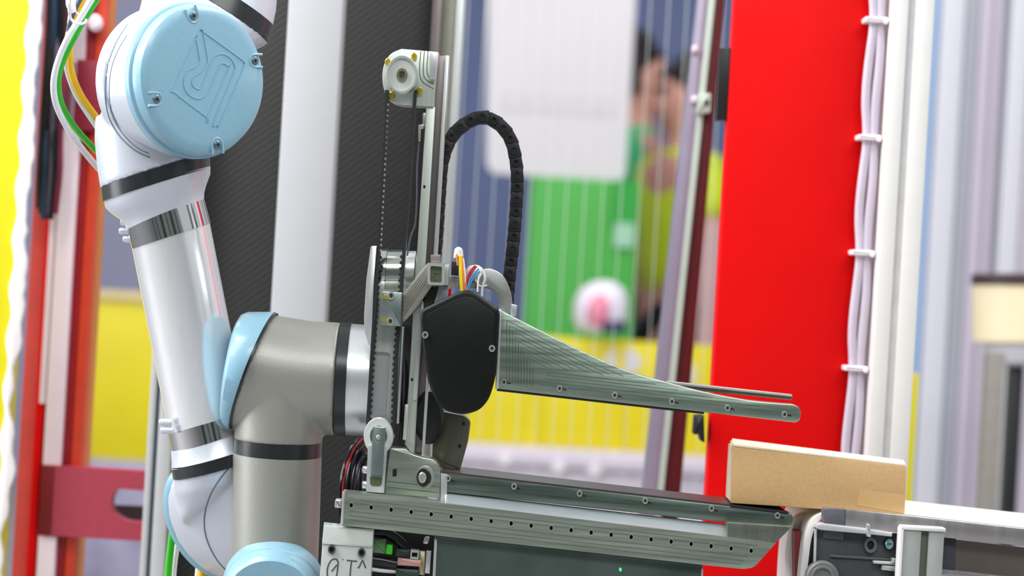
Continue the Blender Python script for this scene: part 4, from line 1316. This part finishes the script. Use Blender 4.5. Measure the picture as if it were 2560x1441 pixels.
# compartment right of the bracket
cp = MB().prism([(934, 1322), (1092, 1341), (1086, 1560), (925, 1550)], 0.02, 0.03).build('compartment_back', mat('dark_compartment', (40, 34, 36), 0.5, 0, 0.3, 40), G)
MB().prism([(1086, 1348), (1093, 1349), (1084, 1560), (1076, 1560)], -0.026, 0.02, bev=0.0008).build('cover_edge', ALUL, G)
CV = MB().prism([(1088, 1340), (1757, 1414), (1752, 1640), (1078, 1570)], -0.022, -0.012, bev=0.0008).build('cover_sheet', PLATEG, G, label='plain dark grey cover sheet below the beam')
MB().prism([(1753, 1422), (1758, 1422), (1752, 1640), (1747, 1640)], -0.024, -0.008, bev=0.0006).build('sheet_edge', ALUL, CV)
MB().cyl(1551, 1425, -0.0226, -0.0215, 3, 4.5, 12).build('indicator', LED, CV)
MB().prism(rnd([(932, 1352), (966, 1348), (964, 1386), (930, 1382)], 2), -0.012, 0.0, bev=0.001).build('plug_body', mat('green_grey_plug', (96, 132, 90), 0.4, 0.3), cp)
MB().prism(rnd([(966, 1362), (982, 1363), (980, 1388), (964, 1386)], 2), -0.014, 0.0, bev=0.001).build('green_plug', GRNC, cp)
MB().tube([P(x, y, 0.0) for (x, y) in ((936, 1332), (970, 1336), (1000, 1356), (1016, 1376), (1030, 1384))], 13 * mpp(), 12).build('thick_cable', CABK, cp)
MB().tube([P(x, y, -0.004) for (x, y) in ((930, 1400), (958, 1404), (986, 1410), (1010, 1412))], 12 * mpp(), 12).build('thick_cable', CABK, cp)
MB().tube([P(x, y, -0.002) for (x, y) in ((926, 1424), (956, 1428), (990, 1430))], 5 * mpp(), 12).build('hose', CABW, cp)
MB().tube([P(x, y, 0.0) for (x, y) in ((924, 1450), (960, 1452), (1000, 1448), (1060, 1440))], 11 * mpp(), 12).build('thick_cable', CABK, cp)
MB().prism(rnd([(990, 1372), (1026, 1376), (1024, 1396), (988, 1392)], 2), -0.008, 0.01, bev=0.001).build('terminal', mat('dark_green_terminal', (40, 60, 50), 0.4), cp)
iw = [(1030, 1382), (1044, 1383), (1043, 1394), (1029, 1393)]
MB().prism([(1027, 1375), (1048, 1377), (1046, 1400), (1025, 1398)], -0.014, 0.0, holes=[iw]).build('latch_frame', ALUL, cp)
MB().prism(rnd([(994, 1396), (1054, 1402), (1052, 1418), (993, 1414)], 2), -0.014, 0.0, bev=0.001).build('pink_plug', PINKC, cp)
MB().prism(rnd([(1048, 1378), (1064, 1380), (1061, 1440), (1046, 1438)], 2), -0.010, 0.0, bev=0.001).build('pin_block', mat('tan_pins', (176, 166, 130), 0.35, 0.6), cp)
MB().prism([(1066, 1378), (1078, 1380), (1074, 1436), (1062, 1434)], -0.012, 0.0, bev=0.001).build('pin_block', ALUL, cp)
MB().prism(rnd([(990, 1422), (1048, 1426), (1046, 1450), (988, 1448)], 2), -0.014, 0.0, bev=0.001).build('terminal', mat('dark_green_terminal', (40, 60, 50)), cp)
MB().prism(rnd([(1062, 1344), (1074, 1346), (1070, 1362), (1056, 1360)], 4), -0.016, 0.0, bev=0.002).build('clip', ALUL, cp)

# cable chain
chp = smoothpath([(1074, 800), (1080, 700), (1090, 600), (1098, 480), (1106, 400), (1130, 340), (1172, 303), (1212, 293), (1250, 312), (1277, 350), (1290, 405), (1293, 460), (1289, 540), (1282, 620), (1274, 690), (1268, 760)], 24)
LV = [Vector(p) for p in chp]
cc = thing('cable_chain', 'black link cable chain arching behind the gripper mast', 'cable chain', tuple(P(1200, 760, 0.075)))
acc, pos = 0.0, []
for a, b in zip(LV, LV[1:]):
    seg = (b - a).length
    while acc < seg:
        p = a + (b - a) * (acc / seg)
        pos.append((p, (b - a).normalized()))
        acc += 31
    acc -= seg
for i, (p, d) in enumerate(pos):
    nrm = Vector((-d.y, d.x))
    q = lambda s_, t_: tuple(p + d * s_ + nrm * t_)
    e = 1.0
    out = rnd([q(-19, -15), q(19, -17), q(19, 17), q(-19, 15)], [5, 5, 5, 5], 3)
    lk = MB().prism(out, 0.068 + 0.0008 * (i % 2), 0.094, bev=0.0012).build('chain_link', RUB, cc)
    MB().ring(p.x, p.y, 0.0665, 0.069, 10, 11, 0.55, 18).build('link_pin', BLK, lk)

# ------------------------------------------------------------------ conveyor and carton
cv = thing('belt_conveyor', 'belt conveyor with grey rail and cream belt under the carton', 'conveyor', foot(2250, 1441, 0.1))
MB().prism([(2113, 1274), (2266, 1289), (2560, 1322), (2800, 1350), (2800, 1395), (2560, 1367), (2241, 1332), (2113, 1316)], -0.03, -0.016, bev=0.001).build('side_rail', RAILC, cv)
MB().prism(rnd([(2057, 1271), (2113, 1274), (2113, 1316), (2058, 1309)], [8, 0, 0, 8]), -0.031, -0.014, bev=0.001).build('rail_cap', DRKC, cv)
bt = smoothpath([(2800, 1353), (2560, 1323), (2265, 1291), (2090, 1280), (2050, 1287), (2026, 1306), (2012, 1345), (2004, 1400), (1998, 1480), (1994, 1600)], 5)
bi = smoothpath([(2010, 1600), (2014, 1480), (2022, 1400), (2030, 1345), (2044, 1310), (2065, 1296), (2100, 1292), (2265, 1302), (2560, 1334), (2800, 1364)], 5)
MB().prism(bt + bi, -0.012, 0.24, ref=-0.012, bev=0.001).build('belt', BELTW, cv)
MB().prism([(2150, 1244), (2700, 1304), (2700, 1334), (2150, 1272)], 0.245, 0.28, bev=0.008).build('back_rail', BELT, cv)
b2 = smoothpath([(2030, 1284), (2000, 1290), (1984, 1310), (1975, 1350), (1969, 1400), (1976, 1440), (1990, 1500), (2000, 1600)], 5)
b3 = smoothpath([(2024, 1600), (2012, 1500), (2000, 1430), (1996, 1400), (2000, 1350), (2006, 1312), (2034, 1300)], 5)
MB().prism(b2 + b3, 0.05, 0.08, ref=0.05, bev=0.002).build('transfer_belt', BELTW, cv)
MB().prism([(1986, 1330), (2002, 1330), (2010, 1500), (1988, 1500)], 0.02, 0.05).build('roller_shade', mat('red_brown_gap', (128, 40, 40), 0.5), cv)
SP = MB().prism([(2038, 1322), (2250, 1336), (2244, 1620), (2028, 1610)], -0.02, -0.010, bev=0.001).build('side_plate', DRK, cv)
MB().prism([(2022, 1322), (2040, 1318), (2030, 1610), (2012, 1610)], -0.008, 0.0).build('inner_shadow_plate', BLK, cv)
MB().prism([(2038, 1324), (2043, 1324), (2033, 1610), (2028, 1610)], -0.0225, -0.012, bev=0.0005).build('plate_edge', GREY, SP)
MB().prism([(2060, 1322), (2110, 1330), (2108, 1352), (2058, 1346)], -0.0215, -0.019, bev=0.0004).build('raised_patch', mat('slate_patch', (78, 88, 96), 0.4, 0.2), SP)
MB().prism([(2075, 1388), (2246, 1398), (2246, 1404), (2075, 1394)], -0.023, -0.019, bev=0.0006).build('step_edge', mat('mid_dark_edge', (86, 88, 88), 0.4, 0.2), SP)
lip = rnd([(2042, 1312), (2056, 1309), (2166, 1322), (2232, 1332), (2230, 1343), (2166, 1336), (2052, 1326), (2040, 1322)], [6, 3, 0, 2, 2, 0, 3, 3])
MB().prism(lip, -0.034, -0.012, bev=0.001).build('lip_bracket', GREY, cv)
MB().prism(rnd([(2167, 1310), (2176, 1314), (2178, 1344), (2167, 1343)], 3), -0.037, -0.012, bev=0.001).build('lip_tab', ALUL, cv)
MB().ring(2177, 1364, -0.025, -0.018, 16, 20, 0.55, 28).build('bushing', mat('dark_bush', (92, 92, 94), 0.5), SP)
MB().cyl(2177, 1364, -0.0215, -0.018, 9, 11, 20).build('bushing_bore', HOLE, SP)
MB().cyl(2224, 1361, -0.0225, -0.018, 14, 17, 24).build('washer', BLK, SP)
bo_ = MB().cyl(2224, 1361, -0.028, -0.019, 10.5, 13, 24, 0.001).build('bolt', mat('zinc_bolt', (140, 176, 186), 0.25, 0.8), SP)
MB().prism([(2219, 1359), (2230, 1359), (2230, 1363), (2219, 1363)], -0.0284, -0.026).build('slot', DRK, bo_)
kn = MB().cyl(2057, 1446, -0.034, -0.018, 41, 42, 48, 0.002).build('roller_cover', mat('grey_cover', (112, 114, 112), 0.5, 0.1), cv)
MB().ring(2057, 1446, -0.0365, -0.032, 30, 31, 0.75, 40).build('cover_ridge', mat('grey_cover', (112, 114, 112)), kn)
se = MB().prism(rnd([(2184, 1403), (2242, 1406), (2242, 1414), (2184, 1410)], 2), -0.03, -0.02, bev=0.0008).build('sensor_bar', GREY, SP)
MB().prism(rnd([(2206, 1414), (2244, 1416), (2242, 1430), (2204, 1426)], 2), -0.028, -0.02, bev=0.001).build('sensor_body', GREY, SP)
MB().prism(rnd([(2230, 1396), (2240, 1397), (2240, 1408), (2229, 1407)], 2), -0.032, -0.02, bev=0.0008).build('sensor_nut', ALUL, SP)
pf = thing('support_profile', 'grey slotted aluminium upright bolted to the front of the conveyor', 'post', foot(2300, 1441, -0.04))
xl, xr = wx(2250, 1441, -0.05), wx(2352, 1441, -0.05)
zt = wz(2300, 1326, -0.05)
xg0, xg1 = xl + (xr - xl) * 0.44, xl + (xr - xl) * 0.62
MB().box(xl, xg0, -0.058, -0.0375, 0, zt, 0.001).build('flange', mat('mid_grey_profile', (158, 161, 158), 0.45, 0.2), pf)
MB().box(xg1, xr, -0.058, -0.0375, 0, zt, 0.001).build('flange', mat('mid_grey_profile', (158, 161, 158), 0.45, 0.2), pf)
MB().box(xg0, xg1, -0.052, -0.0375, 0, zt, 0).build('slot', mat('slot_olive', (108, 108, 98), 0.5, 0.2), pf)
MB().box(xl - 0.003, xr + 0.001, -0.060, -0.0375, zt, zt + 0.004, 0.0008).build('end_cap', WHITE, pf)
MB().box(xl - 0.004, xl, -0.060, -0.0375, 0, zt + 0.002, 0.0008).build('edge_strip', WHITE, pf)
# skirt right of the profile
MB().prism([(2352, 1346), (2800, 1398), (2800, 1490), (2352, 1428)], -0.014, -0.006).build('skirt', SKIRT, cv)
MB().prism([(2356, 1344), (2390, 1348), (2388, 1428), (2354, 1424)], -0.018, -0.010, bev=0.0006).build('skirt_reflection', mat('slate_reflection', (72, 74, 84), 0.4, 0.2), cv)  # slate strip painting a dark reflection in the skirt sheet
MB().prism([(2352, 1424), (2800, 1476), (2800, 1490), (2352, 1438)], -0.026, -0.010, bev=0.001).build('skirt_rail', RAILC, cv)
MB().prism([(2352, 1446), (2800, 1498), (2800, 1640), (2352, 1620)], -0.02, -0.01).build('lower_side', DRK, cv)
for px_ in (2100, 2700):
    xx = wx(px_, 1500, 0.12)
    MB().box(xx - 0.02, xx + 0.02, 0.10, 0.14, 0, wz(px_, 1500, 0.12), 0.002).build('leg', GREY, cv)

# carton
fz = 0.0
A_ = [P(1829, 1117, fz), P(2267, 1167, fz), P(2262, 1288, fz), P(1826, 1259, fz)]
A_[2] = P(2261, 1287, fz)
Yk2 = 0.24
B_ = [P(1826, 1101, Yk2), P(2258, 1155, Yk2), A_[2] + Vector((0.024, Yk2, 0.0)), A_[3] + Vector((0.015, Yk2, 0.0))]
bx = thing('cardboard_box', 'brown cardboard box resting on gripper jaw and conveyor belt', 'box', tuple((A_[2] + A_[3] + B_[2] + B_[3]) / 4))
MB().hexa(A_ + B_, 0.0012).build('carton', CARD, bx)
up = Vector((0, 0, 0.0012))
T0 = [A_[0] + Vector((0.002, 0.001, 0)), A_[1] + Vector((-0.001, 0.001, 0)), B_[1], B_[0] + Vector((0.002, 0, 0))]
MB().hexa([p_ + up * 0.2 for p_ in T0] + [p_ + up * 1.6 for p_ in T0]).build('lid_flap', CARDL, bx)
MB().prism([(2150, 1224), (2263, 1238), (2261, 1284), (2142, 1264)], -0.0006, 0.001).build('tape', TAPE, bx)
MB().prism([(1824, 1112), (1833, 1113), (1830, 1258), (1817, 1244), (1820, 1180)], 0.002, 0.02).build('lit_side_strip', mat('cardboard_lit_side', (226, 208, 190), 0.7), bx)  # paler strip: light on the box's left side put into colour
